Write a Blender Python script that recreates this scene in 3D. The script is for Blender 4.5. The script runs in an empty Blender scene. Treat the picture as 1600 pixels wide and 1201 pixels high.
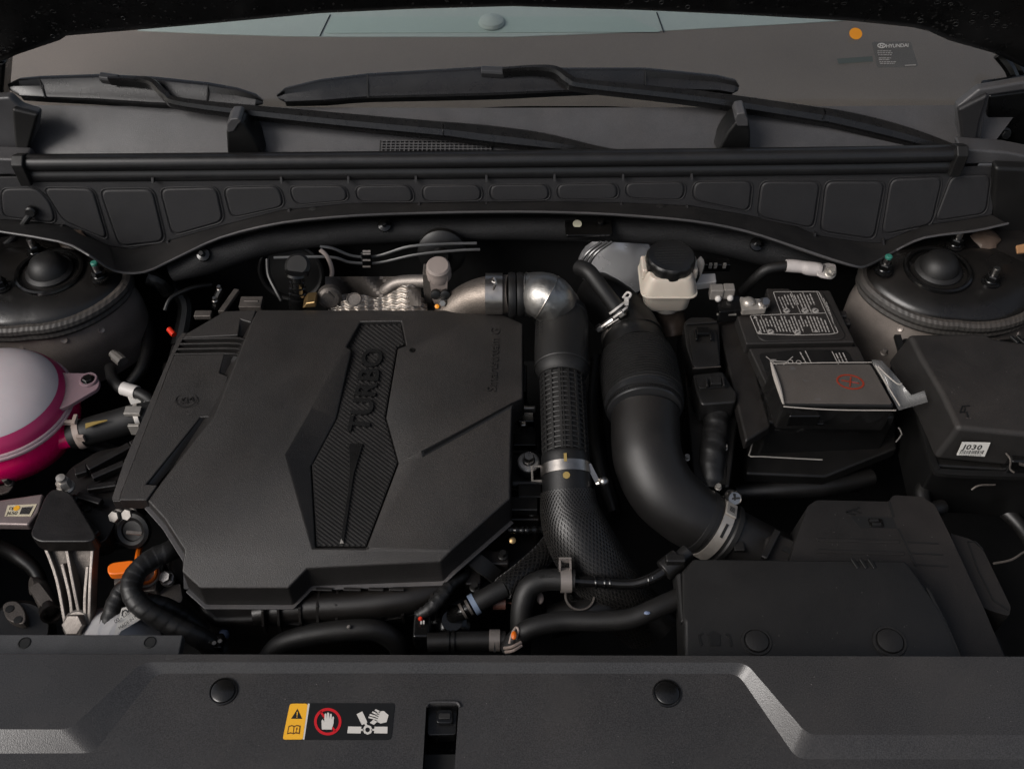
import bpy, bmesh, math, random
from mathutils import Vector as V, Matrix, noise
random.seed(7)
R = math.radians
sc = bpy.context.scene
COL = sc.collection
# ---------------- camera, sky, sun, exposure ----------------
PITCH = R(50.0); FOC = 1570.0; CAM = V((0, -0.8035, 0.9576))
FWD = V((0, math.cos(PITCH), -math.sin(PITCH))); UP = V((0, math.sin(PITCH), math.cos(PITCH))); RT = V((1, 0, 0))
cd = bpy.data.cameras.new('camera'); cam = bpy.data.objects.new('camera', cd); COL.objects.link(cam)
cam.location = CAM; cam.rotation_euler = (R(90) - PITCH, 0, 0)
cd.sensor_width = 36; cd.lens = 36 * FOC / 1600; cd.clip_start = 0.01; cd.clip_end = 500
sc.camera = cam
SUN_EL, SUN_AZ = R(40), R(240)          # azimuth clockwise from +Y: behind the camera, to its left
w = bpy.data.worlds.new('World'); sc.world = w; w.use_nodes = True
nt = w.node_tree; bg = nt.nodes['Background']
sky = nt.nodes.new('ShaderNodeTexSky'); sky.sky_type = 'NISHITA'; sky.sun_disc = False
sky.sun_elevation = SUN_EL; sky.sun_rotation = SUN_AZ; sky.dust_density = 4.0; sky.air_density = 1.0
hs = nt.nodes.new('ShaderNodeHueSaturation'); hs.inputs['Saturation'].default_value = 0.6
nt.links.new(sky.outputs[0], hs.inputs['Color']); nt.links.new(hs.outputs[0], bg.inputs[0]); bg.inputs[1].default_value = 0.085
sd = bpy.data.lights.new('sun', 'SUN'); sd.energy = 1.75; sd.angle = R(32); sd.color = (1, .97, .95)
sun = bpy.data.objects.new('sun', sd); COL.objects.link(sun)
sdir = V((math.sin(SUN_AZ) * math.cos(SUN_EL), math.cos(SUN_AZ) * math.cos(SUN_EL), math.sin(SUN_EL)))
sun.rotation_euler = sdir.to_track_quat('Z', 'Y').to_euler(); sun.location = sdir * 5
sc.view_settings.view_transform = 'Standard'; sc.view_settings.look = 'None'
sc.view_settings.exposure = 0.3; sc.view_settings.gamma = 1.0
sc.render.engine = 'CYCLES'; sc.cycles.use_denoising = True; sc.cycles.max_bounces = 7
sc.cycles.transparent_max_bounces = 12; sc.cycles.caustics_reflective = False; sc.cycles.caustics_refractive = False

# ---------------- helpers: rays, points ----------------
def ray(u, v): return FWD + RT * ((u - 800) / FOC) - UP * ((v - 600.5) / FOC)
def Z(u, v, z=0.0):
    d = ray(u, v); return CAM + d * ((z - CAM.z) / d.z)
def YP(u, v, y):
    d = ray(u, v); return CAM + d * ((y - CAM.y) / d.y)
def PL(u, v, p0, n):
    d = ray(u, v); return CAM + d * ((p0 - CAM).dot(n) / d.dot(n))
def pm(p, px): return px * (p - CAM).dot(FWD) / FOC
def ZL(pts, z): return [Z(u, v, z) for u, v in pts]
def rnd(pts, r, n=4):
    """round the corners of a 2-D polygon"""
    out = []; m = len(pts)
    for i in range(m):
        p = V(pts[i]).to_2d(); a = V(pts[i - 1]).to_2d(); b = V(pts[(i + 1) % m]).to_2d()
        da, db = a - p, b - p
        ra = min(r, da.length * .45); rb = min(r, db.length * .45)
        p0 = p + da.normalized() * ra; p1 = p + db.normalized() * rb
        for k in range(n + 1):
            t = k / n
            q = p0 * (1 - t) ** 2 + p * 2 * t * (1 - t) + p1 * t * t
            out.append((q.x, q.y))
    return out
def crom(P, res):
    if len(P) < 3 or res <= 1: return [V(p) for p in P]
    out = []; n = len(P)
    for i in range(n - 1):
        p0 = P[max(i - 1, 0)]; p1 = P[i]; p2 = P[i + 1]; p3 = P[min(i + 2, n - 1)]
        for k in range(res):
            t = k / res
            out.append(.5 * ((2 * p1) + (p2 - p0) * t + (2 * p0 - 5 * p1 + 4 * p2 - p3) * t * t + (3 * p1 - p0 - 3 * p2 + p3) * t ** 3))
    out.append(V(P[-1])); return out
def crf(L, res):
    return [q.x for q in crom([V((a, 0, 0)) for a in L], res)]
def basis(ax):
    ax = V(ax).normalized(); h = V((0, 0, 1)) if abs(ax.z) < .9 else V((1, 0, 0))
    s = h.cross(ax).normalized(); return s, ax.cross(s).normalized(), ax

class MB:
    def __init__(self): self.v = []; self.f = []
    def add(self, vs, fs):
        o = len(self.v); self.v += [V(a) for a in vs]; self.f += [tuple(i + o for i in f) for f in fs]; return self
    def prism(self, pts, vec, top=True, bot=True):
        n = len(pts); vec = V(vec); vs = [V(p) for p in pts] + [V(p) + vec for p in pts]
        fs = [(i, (i + 1) % n, n + (i + 1) % n, n + i) for i in range(n)]
        if top: fs.append(tuple(range(n)))
        if bot: fs.append(tuple(range(2 * n - 1, n - 1, -1)))
        return self.add(vs, fs)
    def taper(self, A, B, top=True, bot=True):
        n = len(A); fs = [(i, (i + 1) % n, n + (i + 1) % n, n + i) for i in range(n)]
        if top: fs.append(tuple(range(n)))
        if bot: fs.append(tuple(range(2 * n - 1, n - 1, -1)))
        return self.add(list(A) + list(B), fs)
    def loft(self, rings, cap0=True, cap1=True):
        n = len(rings[0]); vs = [p for r in rings for p in r]; fs = []
        for k in range(len(rings) - 1):
            for i in range(n): fs.append((k * n + i, k * n + (i + 1) % n, (k + 1) * n + (i + 1) % n, (k + 1) * n + i))
        if cap0: fs.append(tuple(range(n)))
        if cap1: fs.append(tuple(range(len(vs) - 1, len(vs) - n - 1, -1)))
        return self.add(vs, fs)
    def box(self, c, s, M=None):
        c = V(c); M = M or Matrix.Identity(3); vs = []
        for z in (-.5, .5):
            for x, y in ((-.5, -.5), (.5, -.5), (.5, .5), (-.5, .5)): vs.append(c + M @ V((x * s[0], y * s[1], z * s[2])))
        return self.add(vs, [(0, 3, 2, 1), (4, 5, 6, 7), (0, 1, 5, 4), (1, 2, 6, 5), (2, 3, 7, 6), (3, 0, 4, 7)])
    def lathe(self, o, ax, prof, seg=32, close=False):
        s, t, a = basis(ax); o = V(o); rings = []
        for r, h in prof:
            rings.append([o + a * h + (s * math.cos(2 * math.pi * i / seg) + t * math.sin(2 * math.pi * i / seg)) * max(r, 1e-5) for i in range(seg)])
        if close: rings.append(rings[0])
        return self.loft(rings, not close, not close)
    def ring(self, o, ax, r, w, t, seg=32):
        return self.lathe(o, ax, [(r, -w / 2), (r + t, -w / 2), (r + t, w / 2), (r, w / 2)], seg, True)
    def torus(self, o, ax, r, q, seg=32, k=8):
        return self.lathe(o, ax, [(r + q * math.cos(2 * math.pi * i / k), q * math.sin(2 * math.pi * i / k)) for i in range(k)], seg, True)
    def frames(self, pts):
        T = []
        for i in range(len(pts)):
            d = pts[min(i + 1, len(pts) - 1)] - pts[max(i - 1, 0)]; T.append(d.normalized() if d.length > 1e-9 else V((0, 1, 0)))
        s, t, _ = basis(T[0]); out = []
        for i in range(len(pts)):
            if i:
                q = T[i - 1].rotation_difference(T[i]); s = q @ s; t = q @ t
            out.append((s, t, T[i]))
        return out
    def tube(self, pts, r, seg=12, res=6, fn=None):
        P = crom([V(p) for p in pts], res)
        rr = crf(r, res) if isinstance(r, (list, tuple)) else [r] * len(P)
        if len(rr) != len(P): rr = [rr[0]] * len(P)
        rings = []
        for i, (s, t, d) in enumerate(self.frames(P)):
            rg = []
            for k in range(seg):
                a = 2 * math.pi * k / seg; q = rr[i] * (fn(i / (len(P) - 1), a) if fn else 1)
                rg.append(P[i] + (s * math.cos(a) + t * math.sin(a)) * q)
            rings.append(rg)
        return self.loft(rings)
    def sweep(self, pts, prof, up, res=6, close=True):
        """sweep a 2-D profile (side, up) along a path; prof may be a function of t"""
        P = crom([V(p) for p in pts], res); up = V(up); rings = []
        for i in range(len(P)):
            d = (P[min(i + 1, len(P) - 1)] - P[max(i - 1, 0)]).normalized()
            s = d.cross(up).normalized(); n = s.cross(d).normalized()
            pf = prof(i / (len(P) - 1)) if callable(prof) else prof
            rings.append([P[i] + s * a + n * b for a, b in pf])
        return self.loft(rings)
    def ball(self, c, r, seg=12, sq=(1, 1, 1)):
        c = V(c); rings = []
        for j in range(seg // 2 + 1):
            ph = math.pi * j / (seg // 2); q = max(math.sin(ph), 1e-4)
            rings.append([c + V((r * q * math.cos(2 * math.pi * i / seg) * sq[0], r * q * math.sin(2 * math.pi * i / seg) * sq[1], r * math.cos(ph) * sq[2])) for i in range(seg)])
        return self.loft(rings)
    def grid(self, fn, nu, nv):
        vs = [fn(i / nu, j / nv) for j in range(nv + 1) for i in range(nu + 1)]; W = nu + 1
        return self.add(vs, [(j * W + i, j * W + i + 1, (j + 1) * W + i + 1, (j + 1) * W + i) for j in range(nv) for i in range(nu)])
    def bolt(self, c, ax, r, h, fl=1.35):
        s, t, a = basis(ax); c = V(c)
        if fl: self.lathe(c, a, [(r * fl, 0), (r * fl, h * .18), (r * fl * .85, h * .3)], 18)
        b = c + a * (h * .25)
        hx = lambda q, z: [b + a * z + (s * math.cos(k * math.pi / 3) + t * math.sin(k * math.pi / 3)) * q for k in range(6)]
        return self.loft([hx(r, 0), hx(r, h * .65), hx(r * .86, h * .78)])
    def line(self, p, q, wd, n, th):
        """thin straight bar between two points lying on a surface with normal n"""
        p, q, n = V(p), V(q), V(n); s = (q - p).cross(n).normalized() * wd / 2
        return self.prism([p + s + n * th, q + s + n * th, q - s + n * th, p - s + n * th], -n * th)

WL = {}
def obj(name, mb, m, parent=None, bev=0, seg=2, sharp=35, flat=False, label=None, kind=None, sub=0, recalc=True):
    if parent is not None: base = WL[parent.name]
    else:
        n = len(mb.v); base = sum(mb.v, V()) / n; base = V((base.x, base.y, min(a.z for a in mb.v)))
    me = bpy.data.meshes.new(name); me.from_pydata([tuple(a - base) for a in mb.v], [], mb.f)
    if recalc:
        b = bmesh.new(); b.from_mesh(me); bmesh.ops.recalc_face_normals(b, faces=b.faces); b.to_mesh(me); b.free()
    me.polygons.foreach_set('use_smooth', [not flat] * len(me.polygons))
    o = bpy.data.objects.new(name, me); COL.objects.link(o); WL[o.name] = base
    if isinstance(m, (list, tuple)):
        for q in m: me.materials.append(q)
    else: me.materials.append(m)
    if parent is not None: o.parent = parent
    else: o.location = base
    if sub:
        s = o.modifiers.new('sub', 'SUBSURF'); s.levels = sub; s.render_levels = sub
    if bev:
        b = o.modifiers.new('bevel', 'BEVEL'); b.width = bev; b.segments = seg; b.limit_method = 'ANGLE'; b.angle_limit = R(28); b.harden_normals = True
    elif not flat and sharp: me.set_sharp_from_angle(angle=R(sharp))
    if label: o['label'] = label
    if kind: o['kind'] = kind
    return o
def thing(name, label, cat, loc, group=None):
    o = bpy.data.objects.new(name, None); COL.objects.link(o); o.location = loc; o.empty_display_size = .02
    WL[o.name] = V(loc); tag(o, label, cat, group); return o
def tag(o, label, cat, group=None):
    o['label'] = label; o['category'] = cat
    if group: o['group'] = group
    return o
def text(name, s, P0, X, Yv, size, ext, m, parent, space=1.0, shear=0, off=0, align='LEFT'):
    """lettering: X, Yv are world directions of the baseline and of the letter height"""
    c = bpy.data.curves.new('t', 'FONT'); c.body = s; c.size = 1; c.extrude = 0; c.space_character = space; c.shear = shear; c.offset = off; c.align_x = align; c.resolution_u = 3
    c.extrude = ext / max(size, 1e-6)
    t = bpy.data.objects.new('t', c); COL.objects.link(t); bpy.context.view_layer.update()
    me = t.evaluated_get(bpy.context.evaluated_depsgraph_get()).to_mesh()
    X = V(X); Yv = V(Yv); N = X.cross(Yv).normalized()
    mb = MB(); mb.add([V(P0) + X * a.co.x * size + Yv * a.co.y * size + N * (a.co.z * size + ext) for a in me.vertices], [tuple(p.vertices) for p in me.polygons])
    t.evaluated_get(bpy.context.evaluated_depsgraph_get()).to_mesh_clear()
    bpy.data.objects.remove(t); bpy.data.curves.remove(c)
    return obj(name, mb, m, parent, flat=True, recalc=False)

# ---------------- materials ----------------
def mat(name, col, rough=.5, metal=0., spec=.5, var=.0, vs=18., grain=0., gs=900., bump=0., bs=900., bd=.0004, dust=0., dcol=(.2, .16, .13), ds=9., coat=0., sss=0., trans=0., alpha=1., aniso=0., wave=None):
    m = bpy.data.materials.new(name); m.use_nodes = True; n = m.node_tree.nodes; L = m.node_tree.links; b = n['Principled BSDF']
    if max(col) < .04 and name not in ('radiator_panel_plastic', 'cowl_plastic'): col = [a * .5 for a in col]; dust *= .6
    b.inputs['Roughness'].default_value = rough; b.inputs['Metallic'].default_value = metal; b.inputs['Specular IOR Level'].default_value = spec
    b.inputs['Coat Weight'].default_value = coat; b.inputs['Subsurface Weight'].default_value = sss; b.inputs['Transmission Weight'].default_value = trans; b.inputs['Alpha'].default_value = alpha
    b.inputs['Subsurface Radius'].default_value = (.02, .01, .01); b.inputs['Subsurface Scale'].default_value = .5
    tc = n.new('ShaderNodeTexCoord'); geo = n.new('ShaderNodeNewGeometry')
    def nz(s, d=2., r=.5):
        q = n.new('ShaderNodeTexNoise'); q.inputs['Scale'].default_value = s; q.inputs['Detail'].default_value = d; q.inputs['Roughness'].default_value = r
        L.new(geo.outputs['Position'], q.inputs['Vector']); return q.outputs['Fac']
    def ramp(x, a, bb, lo, hi):
        q = n.new('ShaderNodeMapRange'); q.inputs[1].default_value = a; q.inputs[2].default_value = bb; q.inputs[3].default_value = lo; q.inputs[4].default_value = hi; L.new(x, q.inputs[0]); return q.outputs[0]
    def mul(x, y):
        q = n.new('ShaderNodeMath'); q.operation = 'MULTIPLY'; L.new(x, q.inputs[0])
        if isinstance(y, float): q.inputs[1].default_value = y
        else: L.new(y, q.inputs[1])
        return q.outputs[0]
    f = None
    if var: f = ramp(nz(vs, 4, .6), .3, .7, 1 - var, 1 + var)
    if grain:
        g = ramp(nz(gs, 1), .3, .7, 1 - grain, 1 + grain); f = mul(f, g) if f else g
    c = None
    if f:
        q = n.new('ShaderNodeVectorMath'); q.operation = 'SCALE'; q.inputs[0].default_value = col[:3]; L.new(f, q.inputs['Scale']); c = q.outputs[0]
        L.new(ramp(nz(vs * 2.3, 3), .3, .7, max(rough - .05, .02), min(rough + .05, 1)), b.inputs['Roughness'])
    if dust:
        up = n.new('ShaderNodeSeparateXYZ'); L.new(geo.outputs['Normal'], up.inputs[0])
        k = mul(ramp(up.outputs[2], .3, .95, 0., 1.), ramp(nz(ds, 5, .65), .38, .68, .15 * dust, dust))
        k = mul(k, ramp(nz(600., 2), .3, .7, .5, 1.5))
        mx = n.new('ShaderNodeMix'); mx.data_type = 'RGBA'; L.new(k, mx.inputs['Factor'])
        if c: L.new(c, mx.inputs[6])
        else: mx.inputs[6].default_value = (*col[:3], 1)
        mx.inputs[7].default_value = (*dcol, 1); c = mx.outputs[2]
    if c: L.new(c, b.inputs['Base Color'])
    else: b.inputs['Base Color'].default_value = (*col[:3], 1)
    h = None
    if bump: h = mul(nz(bs, 2), float(bump))
    if wave:
        q = n.new('ShaderNodeTexWave'); q.inputs['Scale'].default_value = wave[0]; q.bands_direction = wave[2]; q.inputs['Distortion'].default_value = wave[3]
        q.inputs['Detail Scale'].default_value = 2.
        L.new(geo.outputs['Position'], q.inputs['Vector']); hw = mul(q.outputs['Fac'], float(wave[1]))
        if h:
            s = n.new('ShaderNodeMath'); s.operation = 'ADD'; L.new(h, s.inputs[0]); L.new(hw, s.inputs[1]); h = s.outputs[0]
        else: h = hw
    if h:
        q = n.new('ShaderNodeBump'); q.inputs['Strength'].default_value = 1.; q.inputs['Distance'].default_value = bd; L.new(h, q.inputs['Height']); L.new(q.outputs[0], b.inputs['Normal'])
    return m
M = {}
M['cover'] = mat('cover_plastic', (.026, .0238, .0225), .46, var=.12, vs=14, grain=.4, gs=900, bump=.9, bs=1100, bd=.0005, dust=.13, ds=5)
M['insert'] = mat('insert_plastic', (.034, .032, .031), .36, grain=.2, bump=.4, bs=1300, dust=.03)
M['gloss'] = mat('gloss_black', (.008, .008, .008), .16, var=.1, dust=.03)
M['rad'] = mat('radiator_panel_plastic', (.032, .0312, .0312), .25, var=.1, vs=8, grain=.3, gs=800, bump=.4, bs=1000, bd=.0004, dust=.05)
M['cowl'] = mat('cowl_plastic', (.06, .059, .061), .33, var=.15, vs=20, grain=.15, bump=.5, bs=1100, dust=.12, ds=14)
M['pocket'] = mat('cowl_pocket_plastic', (.025, .024, .026), .6, var=.12, grain=.25, bump=.7, bs=1500, dust=.06)
M['rubber'] = mat('rubber', (.007, .007, .007), .45, var=.15, grain=.1, bump=.3, bs=900, dust=.05)
M['rubber_m'] = mat('matte_rubber', (.010, .0095, .009), .55, var=.15, grain=.2, bump=.4, bs=800, dust=.05)
M['foam'] = mat('black_foam', (.008, .008, .009), .75, var=.2, grain=.3, bump=1., bs=500, bd=.0008)
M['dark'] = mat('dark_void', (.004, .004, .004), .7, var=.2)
M['dplast'] = mat('dark_plastic', (.006, .0058, .0055), .45, var=.15, grain=.15, bump=.4, dust=.05)
M['dusty'] = mat('dusty_black_plastic', (.016, .014, .0125), .6, var=.15, grain=.3, gs=1000, bump=.6, bs=1100, dust=.17, dcol=(.13, .10, .085), ds=7)
M['fuse'] = mat('fuse_box_plastic', (.018, .0155, .014), .6, var=.1, grain=.3, bump=.7, bs=1200, dust=.17, dcol=(.15, .12, .10), ds=6)
M['tower'] = mat('tower_paint', (.016, .0148, .0138), .3, var=.25, vs=12, grain=.2, bump=.25, bs=250, dust=.14, dcol=(.085, .07, .06), ds=16)
M['towerwall'] = mat('tower_bare_paint', (.27, .235, .21), .38, .4, var=.3, vs=10, grain=.1, dust=.1)
M['bead'] = mat('seam_sealer', (.042, .039, .036), .5, var=.2, dust=.3, dcol=(.13, .1, .08), wave=(45, .5, 'X', 2.5), bd=.0006)
M['steel'] = mat('bright_steel', (.42, .40, .38), .3, 1., var=.15, vs=60, bump=.15, bs=400)
M['alu'] = mat('cast_aluminium', (.24, .215, .195), .48, .8, var=.2, vs=30, grain=.15, bump=.5, bs=500)
M['alud'] = mat('dull_cast_aluminium', (.11, .097, .087), .55, .6, var=.25, vs=30, grain=.2, bump=.6, bs=420, dust=.1)
M['foil'] = mat('aluminium_foil', (.34, .33, .315), .42, 1., var=.15, vs=60, bump=.5, bs=170, bd=.0008)
M['shield'] = mat('heat_shield_metal', (.52, .48, .44), .4, .9, var=.12, vs=80)
M['cast'] = mat('black_cast_iron', (.013, .0105, .0095), .42, var=.3, vs=30, grain=.3, bump=.4, bs=700, bd=.0004, dust=.05, dcol=(.07, .05, .04))
M['milk'] = mat('milky_plastic', (.55, .49, .50), .34, var=.05, sss=.3)
M['milkp'] = mat('milky_plastic_over_coolant', (.42, .02, .11), .34, var=.08, sss=.2)
M['pink'] = mat('pink_coolant_plastic', (.74, .003, .12), .28, var=.1, vs=20, sss=.25)
M['pinkrim'] = mat('pinkish_plastic_rim', (.50, .36, .38), .34, var=.08, sss=.2)
M['cream'] = mat('cream_plastic', (.50, .44, .37), .36, var=.08, sss=.25)
M['white'] = mat('white_plastic', (.55, .52, .49), .45, var=.08)
M['paperw'] = mat('white_label', (.62, .60, .56), .55, var=.04)
M['ink'] = mat('black_ink', (.012, .012, .012), .5)
M['inkw'] = mat('white_print', (.55, .52, .48), .5)
M['inkg'] = mat('grey_print', (.30, .28, .26), .5, grain=.3, gs=2200)
M['orange'] = mat('orange_plastic', (.85, .17, .008), .4, var=.06)
M['orangest'] = mat('orange_sticker', (.90, .33, .015), .45)
M['yellow'] = mat('yellow_label', (.80, .40, .02), .45)
M['red'] = mat('red_print', (.50, .006, .012), .45)
M['redp'] = mat('red_plus_paint', (.30, .035, .015), .5)
M['redc'] = mat('red_connector', (.65, .03, .01), .4)
M['tan'] = mat('tan_clip', (.34, .27, .23), .5, var=.1)
M['clampw'] = mat('zinc_clamp', (.48, .45, .41), .4, .7, var=.1, vs=60)
M['brass'] = mat('yellow_print', (.26, .18, .05), .5)
M['grey'] = mat('grey_plastic', (.17, .155, .14), .5, var=.1, grain=.1)
M['blue'] = mat('blue_plastic', (.16, .2, .30), .4)
M['green'] = mat('green_paint', (.03, .16, .12), .4)
M['braid'] = mat('braided_sleeve', (.026, .0242, .0225), .4, var=.2, grain=.3)
M['hood'] = mat('hood_black_paint', (.006, .006, .006), .3, var=.3, vs=30, bump=.5, bs=60, bd=.001)
M['drop'] = mat('dried_water_spot', (.032, .031, .030), .4)
M['band_black'] = mat('band_black', (.006, .006, .006), .25)
M['dash'] = mat('dash_reflection_brown', (.215, .178, .155), .7, var=.06, vs=5, grain=.12, bump=.4)  # brown imitates the ceiling mirrored in the windscreen
M['teal'] = mat('sky_reflection_teal', (.46, .52, .50), .6, var=.05, vs=4)  # pale green stands in for sky mirrored in the windscreen
M['teald'] = mat('sky_reflection_teal_inset', (.43, .52, .49), .6, var=.05, vs=4)  # second tone of the imitated sky reflection
M['ground'] = mat('ground_concrete', (.12, .115, .11), .85, var=.2, vs=2)
def glass(name, tint, ior=1.45, rough=.015, extra=0.0):
    m = bpy.data.materials.new(name); m.use_nodes = True; n = m.node_tree.nodes; L = m.node_tree.links; n.remove(n['Principled BSDF']); o = n['Material Output']
    t = n.new('ShaderNodeBsdfTransparent'); t.inputs[0].default_value = (*tint, 1)
    g = n.new('ShaderNodeBsdfGlossy'); g.inputs['Roughness'].default_value = rough; g.inputs['Color'].default_value = (1, 1, 1, 1)
    lw_n = n.new('ShaderNodeLayerWeight'); pw = n.new('ShaderNodeMath'); pw.operation = 'POWER'; pw.inputs[1].default_value = 5; L.new(lw_n.outputs['Facing'], pw.inputs[0])
    f = n.new('ShaderNodeMapRange'); f.inputs[3].default_value = ((ior - 1) / (ior + 1)) ** 2; f.inputs[4].default_value = 1.; L.new(pw.outputs[0], f.inputs[0]); mx = n.new('ShaderNodeMixShader')
    if extra:
        nz = n.new('ShaderNodeTexNoise'); nz.inputs['Scale'].default_value = 60; bp = n.new('ShaderNodeBump'); bp.inputs['Strength'].default_value = extra; bp.inputs['Distance'].default_value = .003
        ge = n.new('ShaderNodeNewGeometry'); L.new(ge.outputs['Position'], nz.inputs['Vector']); L.new(nz.outputs['Fac'], bp.inputs['Height']); L.new(bp.outputs[0], g.inputs['Normal']); L.new(bp.outputs[0], lw_n.inputs['Normal'])
    L.new(f.outputs[0], mx.inputs[0]); L.new(t.outputs[0], mx.inputs[1]); L.new(g.outputs[0], mx.inputs[2]); L.new(mx.outputs[0], o.inputs[0]); return m
M['glass'] = glass('windscreen_glass', (.86, .87, .86))
M['milktab'] = mat('milky_tab', (.20, .135, .15), .36, var=.1, sss=.2)
M['film2'] = mat('milky_film', (.36, .355, .345), .14, spec=.8, alpha=.42)
M['film'] = glass('clear_film', (.95, .95, .95), 1.7, .10, .35)
def uv(L, z): return [Z(a, b, z) for a, b in L]
def uvz(L): return [Z(a, b, c) for a, b, c in L]
UPZ = V((0, 0, 1))
M['alub'] = mat('bolt_alloy', (.20, .185, .17), .5, .6, var=.15, vs=60)
M['gloss5'] = mat('letter_black', (.022, .0215, .021), .26, var=.1, vs=30)
M['seal'] = mat('seal_rubber', (.020, .020, .021), .34, var=.12, vs=20, grain=.06, bump=.2, dust=.06)
M['cowl_d'] = mat('cowl_flange_plastic', (.018, .0175, .018), .55, var=.15, grain=.2, bump=.5, dust=.08)
M['rail'] = mat('wing_rail_metal', (.26, .21, .20), .4, .5, var=.2, vs=20, grain=.1)
M['labely'] = mat('cream_label', (.56, .50, .36), .55)
M['radl'] = mat('support_grey_plastic', (.045, .045, .046), .5, var=.2, vs=25, grain=.2, bump=.4)
M['pale'] = mat('pale_alloy_paint', (.56, .55, .55), .45, .2, var=.1, vs=40)
M['tape'] = mat('harness_tape', (.016, .0152, .0148), .5, var=.25, vs=60, grain=.2, bump=.5, bs=300)
M['gloss3'] = mat('satin_black', (.011, .0108, .0105), .28, var=.15, vs=30, dust=.03)
M['gloss4'] = mat('cap_black', (.010, .0098, .0095), .4, var=.15, vs=40, grain=.15, bump=.3, dust=.05)
M['tanp'] = mat('beige_grey_plastic', (.24, .20, .18), .5, var=.1)
M['pipe'] = mat('brake_pipe_steel', (.3, .3, .3), .3, .9)
M['pipe2'] = mat('dark_pipe', (.1, .1, .1), .3, .7)
M['brassm'] = mat('brass', (.5, .34, .16), .4, 1.)
M['alu2'] = mat('sandcast_aluminium', (.21, .18, .155), .5, .85, var=.12, vs=30, grain=.2, gs=700, bump=.7, bs=500)
M['steel2'] = mat('satin_steel', (.42, .39, .36), .32, 1., var=.15, vs=50, bump=.1, bs=300)
M['cuff'] = mat('satin_cuff', (.03, .03, .031), .36, var=.1)
M['duct'] = mat('duct_plastic', (.0145, .0135, .013), .46, var=.12, vs=12, grain=.12, bump=.3, bs=1000, dust=.06)
M['clampband'] = mat('clamp_steel', (.42, .385, .345), .36, .55, var=.15, vs=50)
M['booster'] = mat('booster_silver', (.55, .55, .56), .25, .5, var=.1)
M['capp'] = mat('cap_print_grey', (.035, .034, .032), .5)
M['mcyl'] = mat('master_cylinder_alloy', (.16, .12, .095), .4, .8, var=.3, vs=50, bump=.4, bs=300)
M['sleevew'] = mat('heat_sleeve_white', (.42, .385, .37), .6, var=.12, vs=60, bump=.3)
M['tcov'] = mat('terminal_lid_film_haze', (.085, .075, .068), .5, var=.1, grain=.15, dust=.1)  # pale colour stands in for the film's sheen on the lid
M['filmw'] = mat('film_fold', (.34, .31, .28), .22)
M['dplast2'] = mat('brown_dusty_plastic', (.012, .010, .009), .5, var=.2, dust=.06)
M['dplast3'] = mat('connector_plastic', (.015, .0142, .0135), .42, var=.15, grain=.12, bump=.3, dust=.05)
M['dplast4'] = mat('moulded_dark', (.009, .0085, .008), .5)
M['air'] = mat('air_box_plastic', (.0135, .0115, .0105), .6, var=.15, vs=14, grain=.3, bump=.7, bs=1200, dust=.10, dcol=(.12, .09, .075), ds=8)
M['snork'] = mat('intake_cover_plastic', (.0135, .0125, .0118), .55, var=.12, vs=10, grain=.3, bump=.6, bs=1200, dust=.05, dcol=(.12, .1, .085))
M['labelk'] = mat('label_black', (.008, .008, .008), .4)
M['bookb'] = mat('brown_print', (.10, .04, .005), .5)
M['manif'] = mat('manifold_plastic', (.010, .0085, .0075), .42, var=.2, grain=.15, bump=.3, dust=.06)
M['tan2'] = mat('pale_clamp', (.22, .195, .178), .45, .3, var=.12, vs=60)
M['blue2'] = mat('pale_blue_ring', (.15, .19, .26), .35)
# ---------------- structure: ground and the walls of the engine bay ----------------
g = MB(); g.add([V((-60, -60, -.95)), V((60, -60, -.95)), V((60, 60, -.95)), V((-60, 60, -.95))], [(0, 1, 2, 3)])
o = obj('ground', g, M['ground'], sharp=0); o['kind'] = 'structure'
def struct(name, mb, m, bev=0):
    o = obj(name, mb, m, bev=bev); o['kind'] = 'structure'; return o
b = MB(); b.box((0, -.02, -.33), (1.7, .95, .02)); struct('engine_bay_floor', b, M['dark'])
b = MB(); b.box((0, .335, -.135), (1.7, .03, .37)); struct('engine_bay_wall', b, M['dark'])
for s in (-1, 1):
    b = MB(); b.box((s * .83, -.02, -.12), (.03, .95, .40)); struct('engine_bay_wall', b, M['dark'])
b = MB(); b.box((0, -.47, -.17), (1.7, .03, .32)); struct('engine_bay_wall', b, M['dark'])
# ---------------- windscreen ----------------
WN = V((0, -math.sin(R(28)), math.cos(R(28)))); WP = V((0, .410, .110)); WD = V((0, math.cos(R(28)), math.sin(R(28))))
def W(u, v, off=0.): return PL(u, v, WP + WN * off, WN)
t = thing('windscreen', 'wide dark windscreen above the wiper blades', 'windscreen', WP)
p0 = WP - WD * .003
def wrow(d, hw, bow):
    return [p0 + WD * (d - bow * (x * 2) ** 2) + RT * (x * 2 * hw) for x in [k / 16 - .5 for k in range(17)]]
rows = [wrow(d, .80 - .06 * d, .0) for d in (0, .2, .4, .6, .8)]
b = MB(); b.loft([[p for p in r] + [p - WN * .004 for p in reversed(r)] for r in rows]); obj('glass_pane', b, M['glass'], t, sharp=30)
fr = rnd([(600, 182), (690, 172), (800, 166), (960, 166), (1070, 174), (1130, 182)], 30)
b = MB(); b.prism([W(u, v, .0015) for u, v in fr], -WN * .001); obj('black_glass_band', b, M['band_black'], t, label='black band along the lower middle edge of the glass')  # thin black strip on the lower middle of the glass
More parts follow.
